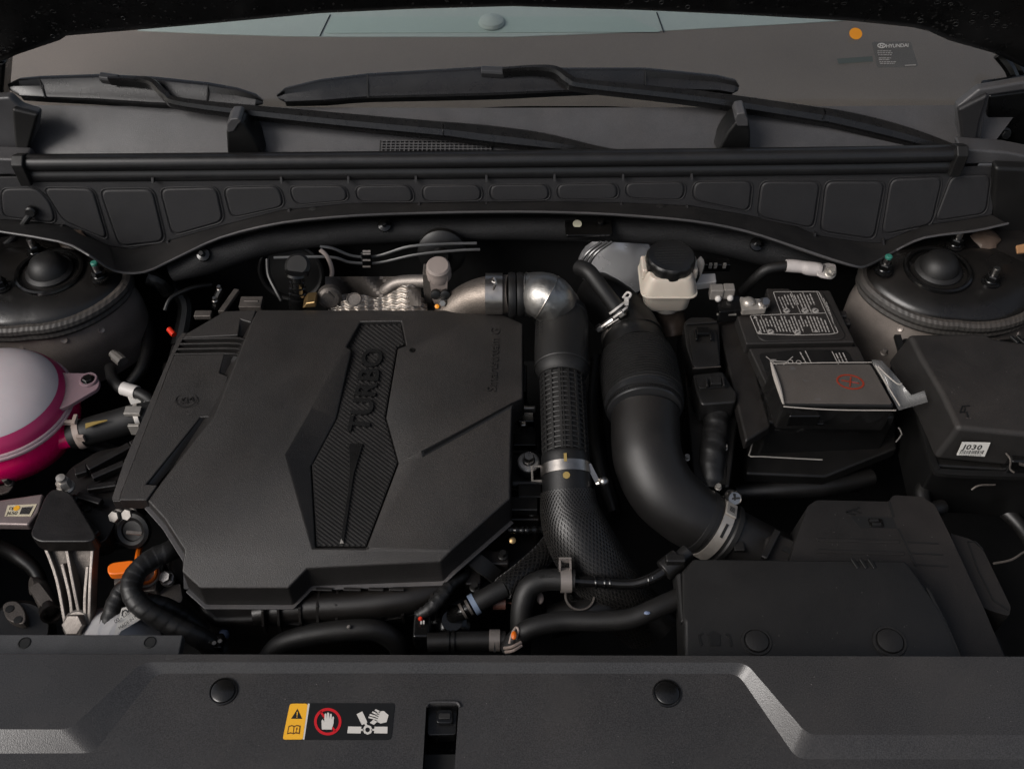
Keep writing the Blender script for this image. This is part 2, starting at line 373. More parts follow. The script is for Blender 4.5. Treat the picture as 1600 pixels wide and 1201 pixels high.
# dashboard under the glass; its colours imitate ceiling and sky reflections
t = thing('dashboard', 'dashboard behind the windscreen, coloured brown and pale green to imitate reflections', 'dashboard', (0, .62, .03))
b = MB(); b.grid(lambda i, j: V((-1.0 + 2.0 * i, .46 + .74 * j, .0264 + .74 * .09 * j)), 24, 10); obj('dash_reflection_brown', b, M['dash'], t)
top = [(215, 48), (330, 53), (440, 56.5), (540, 57.5), (800, 57.5), (1000, 50), (1110, 44), (1240, 37), (1335, 31)]
DN = V((0, -.09, 1)).normalized(); DZ = lambda u, v, o_=.0: PL(u, v, V((0, .5, .03)) + DN * o_, DN)
lo = [DZ(u, v, .0012) for u, v in top]; bk = [p + V((0, .32, .0288)) for p in lo]
b = MB(); b.taper(lo + bk[::-1], [p - UPZ * .003 for p in lo + bk[::-1]]); obj('sky_reflection_panel', b, M['teal'], t)  # flat added panel, its colour imitates mirrored sky
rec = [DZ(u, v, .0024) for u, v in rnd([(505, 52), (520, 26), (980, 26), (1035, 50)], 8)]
b = MB(); b.prism(rec, -UPZ * .001); obj('teal_inset', b, M['teald'], t, .001)
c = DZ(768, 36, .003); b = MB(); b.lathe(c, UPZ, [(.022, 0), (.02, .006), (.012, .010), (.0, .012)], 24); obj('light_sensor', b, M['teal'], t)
for (u0, v0, u1, v1) in ((500, 57, 516, 24), (1037, 51, 1026, 20)):
    b = MB(); b.line(DZ(u0, v0, .0013), DZ(u1, v1, .0013), .0018, DN, .0012); obj('panel_seam', b, M['band_black'], t)
# stickers and a green strip on the glass
b = MB(); c = W(1337, 53, .002); b.lathe(c, WN, [(pm(c, 10), 0), (pm(c, 10), .0005)], 28); o = obj('round_sticker', b, M['orangest']); tag(o, 'round orange sticker on the windscreen glass', 'sticker')
t = thing('glass_label', 'small dark label with white print on the right of the windscreen', 'label', W(1400, 100, .0015))
q = rnd([(1362, 66), (1423, 65), (1435, 104), (1371, 106)], 4, 3)
b = MB(); b.prism([W(u, v, .0012) for u, v in q], -WN * .0005); obj('label_film', b, M['glass'], t)
X = (W(1420, 72, .002) - W(1384, 73.5, .002)); s = X.length; X.normalize(); Yw = WN.cross(X)
text('lettering', 'HYUNDAI', W(1384, 75, .0016), X, Yw, s / 4.2, .0001, M['inkw'], t, .9, .15)
c = W(1377.5, 71.5, .0018); b = MB(); ax = WN
for k in range(24):
    a0, a1 = k * math.pi / 12, (k + 1) * math.pi / 12; rr = lambda a: c + X * .0055 * math.cos(a) + Yw * .0034 * math.sin(a)
    b.line(rr(a0), rr(a1), .0012, WN, .0002)
for (x0, y0, x1, y1) in ((-.0028, -.0026, -.0012, .0026), (.0012, -.0026, .0028, .0026), (-.002, .0002, .002, -.0002)): b.line(c + X * x0 + Yw * y0, c + X * x1 + Yw * y1, .0009, WN, .0002)
obj('emblem', b, M['inkw'], t)
b = MB()
for k, (y, a0, a1) in enumerate([(80, 1371, 1393), (83, 1371, 1395), (86, 1372, 1394), (91, 1373, 1392), (93.5, 1373, 1390), (97, 1374, 1400), (99.5, 1375, 1398)]):
    x = a0
    while x < a1:
        e = min(x + random.uniform(2, 6), a1); b.line(W(x, y, .0016), W(e, y - .1, .0016), .0011, WN, .0002); x = e + 1.1
b.line(W(1414, 102.5, .0016), W(1431, 101.7, .0016), .001, WN, .0002)
obj('small_print', b, M['inkg'], t)
b = MB(); b.prism([W(u, v, .0014) for u, v in [(1308, 92), (1363, 88), (1364, 96), (1310, 100)]], -WN * .0004); o = obj('green_strip', b, mat('dull_green', (.05, .06, .055), .5)); tag(o, 'faint dull green strip left of the printed glass label', 'sticker')  # thin dull green strip lying on the glass
# ---------------- hood rear edge and underside ----------------
t = thing('hood', 'raised black hood whose spotted rear edge hangs over the windscreen', 'hood', (0, .45, .2))
hl = [(-260, 190), (-120, 135), (-40, 106), (0, 97), (30, 84), (95, 62), (106, 55), (215, 46), (330, 36), (500, 20), (650, 13), (800, 9), (1000, 15), (1150, 22), (1330, 32), (1425, 42), (1450, 48), (1480, 62), (1550, 82), (1605, 108), (1680, 140), (1850, 200)]
E0 = [YP(u, v, .40) for u, v in hl]
rowsH = [E0]
for (dy, dz) in ((-.004, .0015), (-.010, .012), (-.016, .035), (-.05, .10), (-.10, .24), (-.23, .60), (-.36, .95)):
    k = min(1, abs(dz) / .5)
    rowsH.append([V((p.x * (1 - .05 * k), p.y + dy - .02 * (p.x / .8) ** 2 * k, p.z * (1 - k) + k * .20 + dz)) for p in E0])
nH = len(E0); b = MB()
vs = [p for r in rowsH for p in r] + [p + V((0, .03, .012)) for r in rowsH for p in r]; N2 = nH * len(rowsH); fs = []
for off in (0, N2):
    for j in range(len(rowsH) - 1):
        for i in range(nH - 1): fs.append((off + j * nH + i, off + j * nH + i + 1, off + (j + 1) * nH + i + 1, off + (j + 1) * nH + i))
for i in range(nH - 1): fs.append((i, i + 1, N2 + i + 1, N2 + i))
b.add(vs, fs); obj('inner_panel', b, M['hood'], t, sharp=50)
b = MB()
for k in range(620):
    i = random.randrange(3, nH - 4); f = random.random(); j = random.choice((2, 3, 3)); g_ = random.random()
    A = rowsH[j][i].lerp(rowsH[j][i + 1], f); B = rowsH[j + 1][i].lerp(rowsH[j + 1][i + 1], f); p = A.lerp(B, g_ if j < 3 else g_ * .6)
    n = (rowsH[j][i + 1] - rowsH[j][i]).cross(rowsH[j + 1][i] - rowsH[j][i]).normalized()
    if n.y > 0: n = -n
    s1, t1, _ = basis(n); r = random.uniform(.0006, .0022) * (1.6 if random.random() < .15 else 1); c = p + n * .0004
    if r > .0022:
        b.torus(c, n, r, .00045, 10, 4)
    else:
        b.add([c + n * r * .3] + [c + (s1 * math.cos(a * math.pi / 4) + t1 * math.sin(a * math.pi / 4)) * r * random.uniform(.75, 1.2) for a in range(8)], [(0, 1 + a, 1 + (a + 1) % 8) for a in range(8)])
obj('water_spots', b, M['drop'], t, kind='stuff')
# ---------------- wipers ----------------
def wiper(label, up, lowr, split, arm, hub, ad, kn):
    t = thing('windscreen_wiper', label, 'wiper', W(hub[0], hub[1], .03))
    n = len(up)
    def blade(i0, i1, ease):
        rings = []
        for k in range(i0, i1 + 1):
            a = W(*up[k], .036); c = W(*lowr[k], .022); m = (a + c) / 2; tn = V((0, -1, .1)).normalized()
            th = .008 * ease(k)
            rings.append([a, a.lerp(m, .12) + tn * th * .28, m.lerp(a, .2) + tn * th * .25, m.lerp(c, .42) + tn * th * .85, c.lerp(m, .30) + tn * th * 1.0, c.lerp(m, .05) + tn * th * .8, c, c - tn * th * .6, m - tn * th, a - tn * th * .5])
        return MB().loft(rings)
    ez = lambda k: .35 if k in (0, n - 1) else 1.0
    cuts = [0] + split + [n - 1]
    for q in range(len(cuts) - 1):
        obj('blade_cover', blade(cuts[q], cuts[q + 1], ez), M['gloss2'], t, sharp=24)
    for q in split:
        a, c = W(*up[q], .0365), W(*lowr[q], .024); tn = V((0, -1, .1)).normalized(); b = MB(); b.line(a, a.lerp(c, .9) + tn * .0075, .0016, tn, .0016); obj('joint_line', b, M['dark'], t)
    b = MB(); b.sweep([W(u, v + 2, .012) for u, v in lowr[1:-1]], [(-.003, -.008), (.003, -.008), (.0015, .008), (-.0015, .008)], WN, 3); obj('rubber_blade', b, M['rubber'], t)
    # arm
    pts = [W(u, v, h) for u, v, wd, h in arm]; wds = [pm(p, a[2]) / 2 for p, a in zip(pts, arm)]
    def armpiece(i0, i1, name):
        P = crom(pts[i0:i1 + 1], 5); ww = crf(wds[i0:i1 + 1], 5) if i1 - i0 > 1 else [wds[i0], wds[i1]]
        if len(P) != len(ww): ww = [wds[i0] + (wds[i1] - wds[i0]) * k / (len(P) - 1) for k in range(len(P))]
        rings = []
        for k in range(len(P)):
            d = (P[min(k + 1, len(P) - 1)] - P[max(k - 1, 0)]).normalized(); s = d.cross(WN).normalized(); q = ww[k]
            rings.append([P[k] + s * a * q + WN * h for a, h in ((-1, -.012), (-1, .0), (-.72, .0045), (.25, .005), (.9, .0015), (1, -.002), (1, -.012))])
        obj(name, MB().loft(rings), M['arm'], t, sharp=16)
    armpiece(0, kn, 'wiper_arm'); armpiece(kn, len(arm) - 1, 'arm_head')
    a0, a1 = ad; b = MB(); b.sweep([W(a0[0], a0[1], .04), W(a1[0], a1[1], .04)], [(-.006, -.006), (.006, -.006), (.006, .004), (.003, .007), (-.003, .007), (-.006, .004)], WN, 1); obj('adapter', b, M['armg'], t, .001)
    return t
M['gloss2'] = mat('satin_wiper_plastic', (.016, .016, .017), .28, var=.15, grain=.1, bump=.3, dust=.08)
M['arm'] = mat('wiper_arm_paint', (.013, .013, .0135), .3, var=.25, vs=60, grain=.3, bump=.4, bs=300, dust=.12, dcol=(.16, .14, .12))
M['armg'] = mat('adapter_plastic', (.04, .04, .042), .4)
up = [(12, 132), (30, 124), (61, 121), (155, 118), (240, 122), (325, 131), (370, 139), (400, 149), (411, 157)]
lw = [(16, 140), (34, 148), (75, 151), (155, 155), (240, 161), (325, 163), (370, 163), (400, 163), (411, 162)]
wiper('shorter wiper resting on the left of the windscreen, arm ending mid cowl', up, lw, [2, 5], [(170, 124, 6, .05), (205, 125, 8, .05), (235, 128, 13, .05), (258, 148, 14, .045), (290, 161, 15, .04), (480, 182, 22, .03), (695, 202, 25, .02), (698, 202, 25, .02), (760, 209, 29, .015), (850, 220, 26, .01), (940, 236, 13, .006), (975, 240, 10, .004)], (950, 240), ((158, 121), (186, 125)), 6)
up = [(432, 149), (445, 139), (500, 126), (574, 117), (760, 106), (868, 108), (1008, 108), (1120, 119), (1150, 126), (1155, 134)]
lw = [(436, 154), (446, 157), (510, 156), (576, 151), (760, 147), (868, 142), (1008, 137), (1120, 139), (1145, 143), (1153, 141)]
wiper('longer wiper at the centre of the windscreen, arm reaching the right end', up, lw, [3, 6], [(785, 110, 7, .05), (835, 107, 9, .052), (868, 110, 13, .052), (890, 125, 16, .048), (918, 132, 17, .045), (1100, 152, 21, .035), (1288, 180, 25, .02), (1292, 180, 25, .02), (1340, 190, 27, .015), (1400, 205, 26, .008), (1450, 220, 22, .004), (1500, 238, 16, .0)], (1470, 240), ((752, 111), (788, 113)), 6)
# ---------------- cowl tray ----------------
t = thing('cowl_tray', 'grey plastic trough between windscreen and bulkhead seal with a mesh grille', 'cowl', (0, .40, .03))
def tray(i, j):
    u = 42 + i * (1500 - 42); e = .006 * (2 * i - 1) ** 2
    y = .336 + .078 * j; z = (.088 - .033 * math.sin(min(j / .16, 1) * math.pi / 2)) if j < .16 else .055 + .062 * ((j - .16) / .84) ** .88
    p = YP(u, 215, .40); return V((p.x * (1 + .12 * j * (abs(2 * i - 1))), y, z + e))
b = MB(); b.grid(tray, 48, 20); obj('trough', b, M['cowl'], t, sharp=0)
# grille: lattice of thin bars
b = MB(); GN = V((0, -.60, .80)); G = lambda u, v, o_=.0085: PL(u, v, V((0, .349, .0556)) + GN * o_, GN)
for k in range(25): b.line(G(598 + k * 7, 220), G(596 + k * 7.1, 241), .0016, GN, .003)
for k in range(5): b.line(G(596, 221 + k * 4.2), G(768, 221 + k * 4.2), .0016, GN, .0034)
obj('grille', b, M['cowl'], t, kind='stuff')
b = MB(); b.prism([G(u, v, .0078) for u, v in [(594, 219), (770, 219), (770, 243), (592, 243)]], GN * -.0008); obj('grille_well', b, M['dark'], t)
def horn(L, top, label):
    t = thing('bump_stop', label, 'bump stop', Z(L[0][0], L[0][1], .06), 'upright hood bump stops on the cowl')
    A = [YP(u, v, .345) for u, v in L]; B = [p + V((0, .05, -.012)) for p in A]
    b = MB(); b.taper(A, B); obj('post', b, M['rubber'], t, .004, 3)
    T = [YP(u, v, .343) for u, v in top]; b = MB(); b.taper(T, [p + V((0, .03, .0)) for p in T]); obj('rubber_pad', b, M['cowl'], t, .002)
horn([(357, 190), (378, 189), (394, 212), (411, 243), (355, 243), (353, 205)], [(354, 194), (360, 186), (372, 185), (378, 190), (372, 196), (366, 206), (355, 208)], 'black wedge bump stop on the cowl below the left wiper arm')
horn([(1150, 190), (1170, 188), (1173, 205), (1173, 237), (1120, 239), (1136, 208)], [(1148, 186), (1152, 178), (1164, 176), (1169, 186), (1170, 198), (1152, 198)], 'black wedge bump stop on the cowl under the right wiper arm')
# end brackets of the cowl
def endcap(nm, polys, lab):
    t = thing(nm, lab, 'bracket', YP(*polys[0][0][0], polys[0][1]))
    for k, (P, y, dp, m) in enumerate(polys):
        A = [YP(u, v, y) for u, v in P]; b = MB(); b.prism(A, V((0, dp, 0))); obj('plate', b, m, t, .004, 3)
    return t
endcap('cowl_end_bracket', [([(-40, 155), (15, 152), (32, 168), (62, 178), (58, 205), (40, 246), (34, 262), (-40, 262)],   .36, .015, M['cowl']), ([(18, 170), (60, 180), (50, 215), (42, 244), (24, 246)], .352, .01, M['rubber_m']), ([(-60, 246), (40, 250), (48, 262), (30, 274), (-60, 276)], .325, .03, M['cowl'])], 'dusty moulded bracket closing the left end of the cowl')
endcap('cowl_end_bracket', [([(1495, 168), (1530, 140), (1600, 128), (1700, 120), (1700, 150), (1600, 142), (1547, 150), (1540, 180), (1530, 238), (1508, 236), (1496, 200)], .36, .015, M['cowl']), ([(1497, 172), (1545, 148), (1532, 190), (1523, 236), (1506, 234)], .352, .01, M['pocket']), ([(1500, 232), (1575, 238), (1700, 262), (1700, 280), (1580, 256), (1500, 258)], .325, .03, M['cowl'])], 'dusty moulded bracket closing the right end of the cowl')
# black body pieces beyond the cowl ends
t = thing('fender_edge', 'black fender edge beyond the right end of the cowl', 'fender', YP(1600, 240, .33))
b = MB(); b.prism([YP(u, v, .40) for u, v in [(1545, 150), (1700, 130), (1700, 262), (1560, 236), (1538, 215)]], (0, .04, 0)); obj('inner_panel', b, M['hood'], t, .004)
c = YP(1569, 209, .395); b = MB(); b.bolt(c, (0, -1, .3), .007, .008); obj('bolt', b, M['dplast'], t)
b = MB(); b.tube([YP(1560, 85, .46), YP(1578, 108, .45), YP(1590, 140, .44)], .008, 8, 3); b.tube([YP(1585, 95, .46), YP(1600, 120, .45)], .006, 8, 2); obj('hinge', b, M['gloss'], t)
t = thing('fender_edge', 'black fender edge beyond the left end of the cowl', 'fender', YP(-10, 240, .33))
b = MB(); b.prism([YP(u, v, .41) for u, v in [(-120, 100), (8, 98), (4, 150), (-5, 262), (-120, 262)]], (0, .04, 0)); obj('inner_panel', b, M['hood'], t, .004)
b = MB(); b.prism([YP(u, v, .30) for u, v in [(1555, 262), (1700, 268), (1700, 350), (1660, 400), (1575, 385), (1548, 345)]], (0, .02, 0)); o = obj('side_shield', b, M['rubber_m'], None, .006); tag(o, 'black rubber shield below the right cowl bracket', 'shield')
# ---------------- seal ----------------
t = thing('bulkhead_seal', 'long black rubber seal across the bay in front of the cowl', 'seal', YP(800, 250, .33))
prof = []
for k in range(10): a = math.pi * 1.15 - k * math.pi * 1.3 / 9; prof.append((.0085 * math.cos(a) + .001, .012 + .0085 * math.sin(a)))
prof = [(-.004, -.020), (-.010, -.0185), (-.0125, -.014), (-.0125, -.009), (-.0105, -.0045), (-.0085, -.002), (-.0085, .000), (-.0115, .002), (-.0140, .006), (-.0145, .010), (-.013, .015), (-.009, .019), (-.003, .0205), (.004, .019), (.008, .012), (.006, .004), (.007, -.006), (.004, -.018)]
pth = [YP(u, v, .322) for u, v in [(38, 261), (200, 260), (500, 257.5), (800, 255), (1100, 252), (1350, 249), (1500, 246)]]
b = MB(); b.sweep(pth, [(-a, h) for a, h in prof], UPZ, 8); obj('rubber_profile', b, M['seal'] if 'seal' in M else M['rubber'], t, sharp=0)
for u, v in ((38, 262), (1494, 247)):
    c = YP(u, v, .318); b = MB(); b.sweep([c + V((-.008, 0, 0)), c + V((.008, 0, 0))], [(.016, -.02), (-.0, -.022), (-.014, -.018), (-.016, .0), (-.012, .016), (.004, .024), (.016, .016)], UPZ, 1); obj('end_cap', b, M['rubber_m'], t, .002)
# ---------------- firewall shield with pockets ----------------
SN = V((0, -.96, .28)).normalized(); SP = V((0, .315, .075))
def S(u, v, off=0.): return PL(u, v, SP + SN * off, SN)
t = thing('bulkhead_shield', 'grey plastic bulkhead shield with a row of rounded rectangular pockets', 'shield', S(800, 300))
topE = [(-30, 277), (100, 276), (400, 272), (800, 268), (1200, 265), (1560, 260)]
inn = [(1550, 336), (1500, 345), (1445, 352), (1375, 380), (1340, 378), (1275, 368), (1240, 352), (1170, 337), (1080, 322), (960, 317), (850, 315), (750, 316), (650, 318), (550, 318), (440, 329), (350, 352), (265, 376), (205, 390), (170, 384), (100, 352), (40, 345), (-30, 342)]
outE = [(1575, 350), (1520, 362), (1445, 372), (1400, 392), (1355, 416), (1325, 414), (1240, 386), (1165, 362), (1080, 346), (960, 336), (850, 332), (750, 332), (650, 334), (550, 338), (440, 349), (345, 372), (275, 404), (225, 426), (180, 424), (140, 400), (92, 378), (-30, 358)]
b = MB(); b.prism([S(u, v) for u, v in topE + inn], -SN * .004); obj('panel', b, M['pocket'], t, .001)
# flange: more level strip running from the panel foot to the outer edge
A = [S(u, v, .001) for u, v in inn]; FZ = []
for (u, v), a in zip(outE, A):
    d = ray(u, v); q = PL(u, v, a, V((0, .35, .94)).normalized()); FZ.append(q)
b = MB(); n = len(A); vs = A + FZ + [q + V((0, .004, -.006)) for q in FZ]; fs = []
for i in range(n - 1): fs += [(i, i + 1, n + i + 1, n + i), (n + i, n + i + 1, 2 * n + i + 1, 2 * n + i)]
b.add(vs, fs); o = obj('flange', b, M['cowl_d'] if 'cowl_d' in M else M['pocket'], t, sharp=50)
b = MB(); b.tube([q + V((0, 0, .001)) for q in FZ], .0017, 6, 3); obj('edge_lip', b, M['cowl'], t)
pk = [[(2, 295), (57, 294), (80, 318), (87, 348), (5, 338)], [(68, 294), (145, 295), (168, 374), (100, 345)], [(157, 297), (238, 296), (257, 376), (187, 384)], [(251, 295), (338, 293), (349, 345), (270, 367)], [(350, 293), (435, 291), (444, 322), (362, 340)], [(452, 291), (538, 290), (544, 313), (462, 320)], [(556, 291), (640, 289), (647, 315), (560, 315)], [(660, 290), (750, 289), (752, 313), (663, 315)], [(766, 289), (856, 288), (858, 312), (768, 314)], [(871, 288), (963, 286), (965, 310), (873, 312)], [(978, 286), (1070, 284), (1067, 312), (980, 309)], [(1085, 284), (1175, 283), (1170, 330), (1083, 312)], [(1190, 284), (1281, 284), (1270, 356), (1184, 338)], [(1291, 284), (1382, 284), (1365, 373), (1282, 361)], [(1392, 280), (1472, 277), (1455, 350), (1378, 366)], [(1487, 275), (1548, 273), (1540, 333), (1460, 345)]]
for k, P in enumerate(pk):
    P = rnd(P, 13, 4); A = [S(u, v, .001) for u, v in P]; c = sum(A, V()) / len(A)
    ins = [a + (c - a).normalized() * .0018 + SN * .0016 for a in A]; b = MB(); b.taper(ins, A, bot=False); obj('pocket', b, M['pocket'], t, .0012, 2)
# rim beads round the pockets + ribs between them
b = MB()
for k, P in enumerate(pk):
    A = [S(u, v, .0012) for u, v in rnd([V(p) + (V(p) - sum((V(q) for q in P), V((0, 0))) / len(P)) * .06 for p in P], 14, 4)]; b.tube(A + [A[0]], .0006, 5, 1)
obj('pocket_rim', b, M['pocket'], t)
for u, v, u2, v2 in [(240, 275, 240, 284), (440, 274, 441, 284), (545, 273, 545, 284), (650, 272, 650, 283), (760, 271, 760, 282), (866, 270, 866, 281), (973, 270, 973, 280), (1080, 269, 1080, 279), (452, 325, 454, 338), (552, 318, 553, 332), (655, 316, 655, 330), (760, 315, 760, 330), (866, 315, 866, 330), (970, 316, 971, 330), (1073, 320, 1074, 333), (1272, 362, 1270, 378), (263, 374, 266, 392), (98, 350, 100, 368), (1378, 372, 1380, 388)]:
    a, c = S(u, v, .002), S(u2, v2, .004); b = MB(); b.line(a, c, .003, SN, .006); obj('rib', b, M['pocket'], t)
for u, v in ((490, 333), (1032, 328), (1520, 355), (60, 365)):
    c = S(u, v, .010); b = MB(); b.lathe(c, V((0, -.4, .9)), [(pm(c, 10), 0), (pm(c, 9), .003), (pm(c, 5), .0035), (pm(c, 4), .006), (.0, .006)], 18); obj('push_clip', b, M['dplast'], t)
# ---------------- felt roll, clips ----------------
t = thing('bulkhead_insulation', 'padded black felt roll tucked under the bulkhead shield', 'insulation', Z(800, 370, 0.0))
pts = [(268, 425, -.03), (320, 408, -.02), (390, 385, -.012), (470, 370, -.008), (600, 361, -.004), (800, 357, -.002), (1000, 361, -.004), (1100, 371, -.008), (1180, 388, -.014), (1290, 418, -.03)]
b = MB(); b.tube(uvz(pts), [.014, .019, .019, .018, .017, .0165, .018, .02, .021, .015], 14, 8, lambda q, a: 1 + .08 * math.sin(q * 40) * math.cos(a * 2)); obj('felt_roll', b, M['foam'], t)
for u, v, z in ((318, 398, -.0), (601, 352, .016), (938, 350, .016), (1182, 382, .008)):
    c = Z(u, v, z); b = MB(); b.lathe(c, V((0, -.6, .8)), [(.010, 0), (.009, .002), (.004, .003), (.004, .012), (.003, .013), (0, .013)], 12); obj('stud_clip', b, M['gloss'], t)
b = MB(); b.prism(uv(rnd([(882, 344), (955, 342), (958, 366), (884, 368)], 4), .020), (0, 0, -.004)); obj('plate', b, M['gloss'], t, .001)
b = MB(); c = Z(902, 350, .021); b.lathe(c, V((0, -.3, .95)), [(pm(c, 7), 0), (pm(c, 7), .0006)], 18); o = obj('paint_dot', b, mat('pale_paint_dot', (.42, .40, .30), .6), t)
# ---------------- strut towers ----------------
def tower(label, cu, cv, z, rad, nuts, sgn, dome_off):
    c = Z(cu, cv, z); t = thing('strut_tower', label, 'strut tower', c - UPZ * .14)
    b = MB()
    NS = 72; YK = .70
    def rr(a):   # outline wobble: longer towards the outer side
        return rad * (1 + .38 * max(0, math.cos(a) * sgn) + .05 * math.sin(3 * a))
    def ringp(k, h, wob=1): return [c + V((math.cos(2 * math.pi * i / NS) * rr(2 * math.pi * i / NS) * k, math.sin(2 * math.pi * i / NS) * rr(2 * math.pi * i / NS) * k * YK, h)) for i in range(NS)]
    b.loft([ringp(.30, .001), ringp(.62, .0), ringp(.9, -.008), ringp(.965, -.013), ringp(.985, -.018)], True, False); obj('top_plate', b, M['tower'], t)
    b = MB(); q = [c + V((math.cos(2 * math.pi * i / NS) * rr(2 * math.pi * i / NS), math.sin(2 * math.pi * i / NS) * rr(2 * math.pi * i / NS) * YK, -.022)) for i in range(NS)]
    b.tube(q + [q[0]], .0085, 10, 1); b2 = [p + (p - c).normalized() * .002 + V((0, 0, -.010)) for p in q]; b.tube(b2 + [b2[0]], .006, 8, 1); obj('sealer_bead', b, M['bead'], t)
    b = MB(); b.loft([ringp(.985, -.024), ringp(.99, -.034), ringp(1.06, -.060), ringp(1.075, -.070), ringp(1.08, -.078), ringp(1.08, -.14)], False, True); obj('side_wall', b, M['towerwall'], t)
    for k in range(4):
        a = -math.pi / 2 + (k - 1.3) * .5; p = c + V((math.cos(a) * rr(a) * (1.03 + .015 * (k % 2)), math.sin(a) * rr(a) * (1.03 + .015 * (k % 2)) * YK, -.047 - .0065 * (k % 2))); n = V((math.cos(a), math.sin(a), .5))
        b = MB(); b.lathe(p, n, [(.0055, -.002), (.0042, .001), (.002, .0004), (0, .0)], 14); obj('spot_weld', b, M['towerwall'], t)
    d = c + V(dome_off)
    b = MB(); b.torus(d + UPZ * .002, UPZ, .043, .004, 40, 8); b.lathe(d, UPZ, [(.042, .0005), (.036, -.004), (.03, -.004), (0, -.004)], 40); obj('bearing_ring', b, M['gloss'], t)
    b = MB(); b.lathe(d, UPZ, [(.032, -.004), (.032, .004), (.029, .007), (.027, .008), (.0255, .013), (.021, .021), (.013, .0265), (.006, .028), (0, .028)], 36); obj('dust_cap', b, M['rubber_m'], t)
    for u, v, gr in nuts:
        p = Z(u, v, c.z + .0); b = MB(); b.lathe(p, UPZ, [(.0125, 0), (.0125, .003), (.009, .004), (.009, .005)], 20); b.bolt(p + UPZ * .004, UPZ, .009, .012, 1.0); nb = obj('flange_nut', b, M['gloss'], t, sharp=30)
        b = MB(); b.lathe(p + UPZ * .012, UPZ, [(.0048, 0), (.0048, .014), (.004, .016), (0, .016)], 14); s = obj('stud', b, M['steel'], t)
        if gr: b = MB(); b.lathe(p + UPZ * .0285, UPZ, [(.0049, -.003), (.0049, .0), (.0035, .001), (0, .001)], 14); obj('paint_mark', b, M['green'], t)
    return t
tower('dusty strut tower at the left rear corner of the engine bay', 62, 432, -.005, .108, [(57, 396, 0), (157, 434, 1), (4, 450, 0)], -1, (.012, .008, .0))
tower('dusty strut tower at the right rear corner of the engine bay', 1478, 428, -.005, .104, [(1380, 424, 1), (1491, 385, 0), (1547, 442, 0)], 1, (-.010, .006, .0))
for lab, pts in (('mottled dirty body flange behind the left strut tower', [(-60, 380), (60, 358), (110, 362), (205, 420), (150, 405), (-60, 440)]), ('mottled dirty body flange behind the right strut tower', [(1360, 410), (1430, 375), (1550, 348), (1700, 350), (1700, 440), (1560, 400), (1420, 398)])):
    b = MB(); b.prism(uv(pts, -.012), (0, 0, -.02)); o = obj('body_flange', b, M['tower'], None, .004); tag(o, lab, 'flange')
for lab, u, v in (('smear of pale brown sealant beside the left strut tower', 113, 375), ('smear of pale brown sealant beside the right strut tower', 1540, 372)):
    c = Z(u, v, -.008); b = MB(); b.lathe(c, (0, -.15, 1), [(.020, 0), (.017, .003), (.008, .005), (0, .0055)], 14)
    for k, p in enumerate(b.v): p.x += .003 * math.sin(k * 2.3)
    o = obj('sealant_smear', b, mat('brown_sealant', (.08, .055, .04), .5, var=.3, vs=60)); tag(o, lab, 'sealant')
b = MB(); P = uv([(1588, 383), (1612, 378), (1612, 392), (1590, 394)], .012); b.prism(P, (0, 0, -.004)); o = obj('dry_leaf', b, mat('dry_leaf', (.42, .22, .10), .7, var=.2), None, .001); tag(o, 'scrap of dry orange leaf behind the right strut tower', 'leaf')
b = MB(); b.tube([YP(52, 330, .298), YP(40, 345, .285), YP(22, 370, .28), YP(-4, 392, .27), YP(-40, 420, .26)], .0045, 10, 6); o = obj('washer_hose', b, M['rubber']); tag(o, 'thin black hose curling out of the left end of the bulkhead shield', 'hose')
b = MB(); c = YP(50, 329, .296); b.lathe(c, (0, -1, .2), [(.008, 0), (.008, .006), (.006, .008), (0, .008)], 14); o = obj('grommet', b, M['rubber']); tag(o, 'small round grommet where the thin hose leaves the shield', 'grommet')
# ---------------- coolant tank ----------------
c = Z(-4, 634, -.03); rad = .0925; ax = V((.03, .06, 1)).normalized()
t = thing('coolant_tank', 'round milky coolant tank half full of pink coolant at the left edge', 'coolant tank', c - UPZ * .08)
b = MB(); b.lathe(c, ax, [(rad * .86, .0235), (rad * .80, .030), (rad * .66, .0395), (rad * .45, .0475), (rad * .2, .052), (0, .053)], 56); obj('dome', b, M['milk'], t)
b = MB(); b.lathe(c, ax, [(rad * .97, .004), (rad * .955, .011), (rad * .92, .017), (rad * .86, .0235), (rad * .8, .0235)], 56); obj('coolant_band', b, M['milkp'], t)
b = MB()
for h, q in ((-.004, 0), (.0, .002), (.0035, .0)): b.lathe(c, ax, [(rad * .9, h - .0018), (rad * .985 + q, h - .0018), (rad * .995 + q, h), (rad * .985 + q, h + .0018), (rad * .9, h + .0018)], 56)
obj('seam_flange', b, M['pinkrim'], t)
b = MB(); b.lathe(c, ax, [(rad * .95, -.007), (rad * 1.0, -.02), (rad * .99, -.035), (rad * .90, -.054), (rad * .7, -.066), (0, -.068)], 56); obj('coolant_body', b, M['pink'], t)
br = rnd([(82, 578), (100, 582), (142, 583), (156, 592), (154, 606), (106, 634), (88, 640)], 8)
b = MB(); b.prism(uv(br, -.018), (0, 0, -.006)); obj('mounting_tab', b, M['milktab'], t, .0015)
p = Z(138, 593, -.0165); b = MB(); b.torus(p, UPZ, pm(p, 12), .002, 24, 6); obj('grommet_rim', b, M['milktab'], t)
b = MB(); b.bolt(p - UPZ * .001, UPZ, .0068, .005, 1.3); obj('bolt', b, M['gloss'], t)
b = MB(); b.tube([Z(80, 690, -.06), Z(112, 682, -.055), Z(128, 676, -.05)], .013, 14, 4); obj('outlet', b, M['pink'], t)
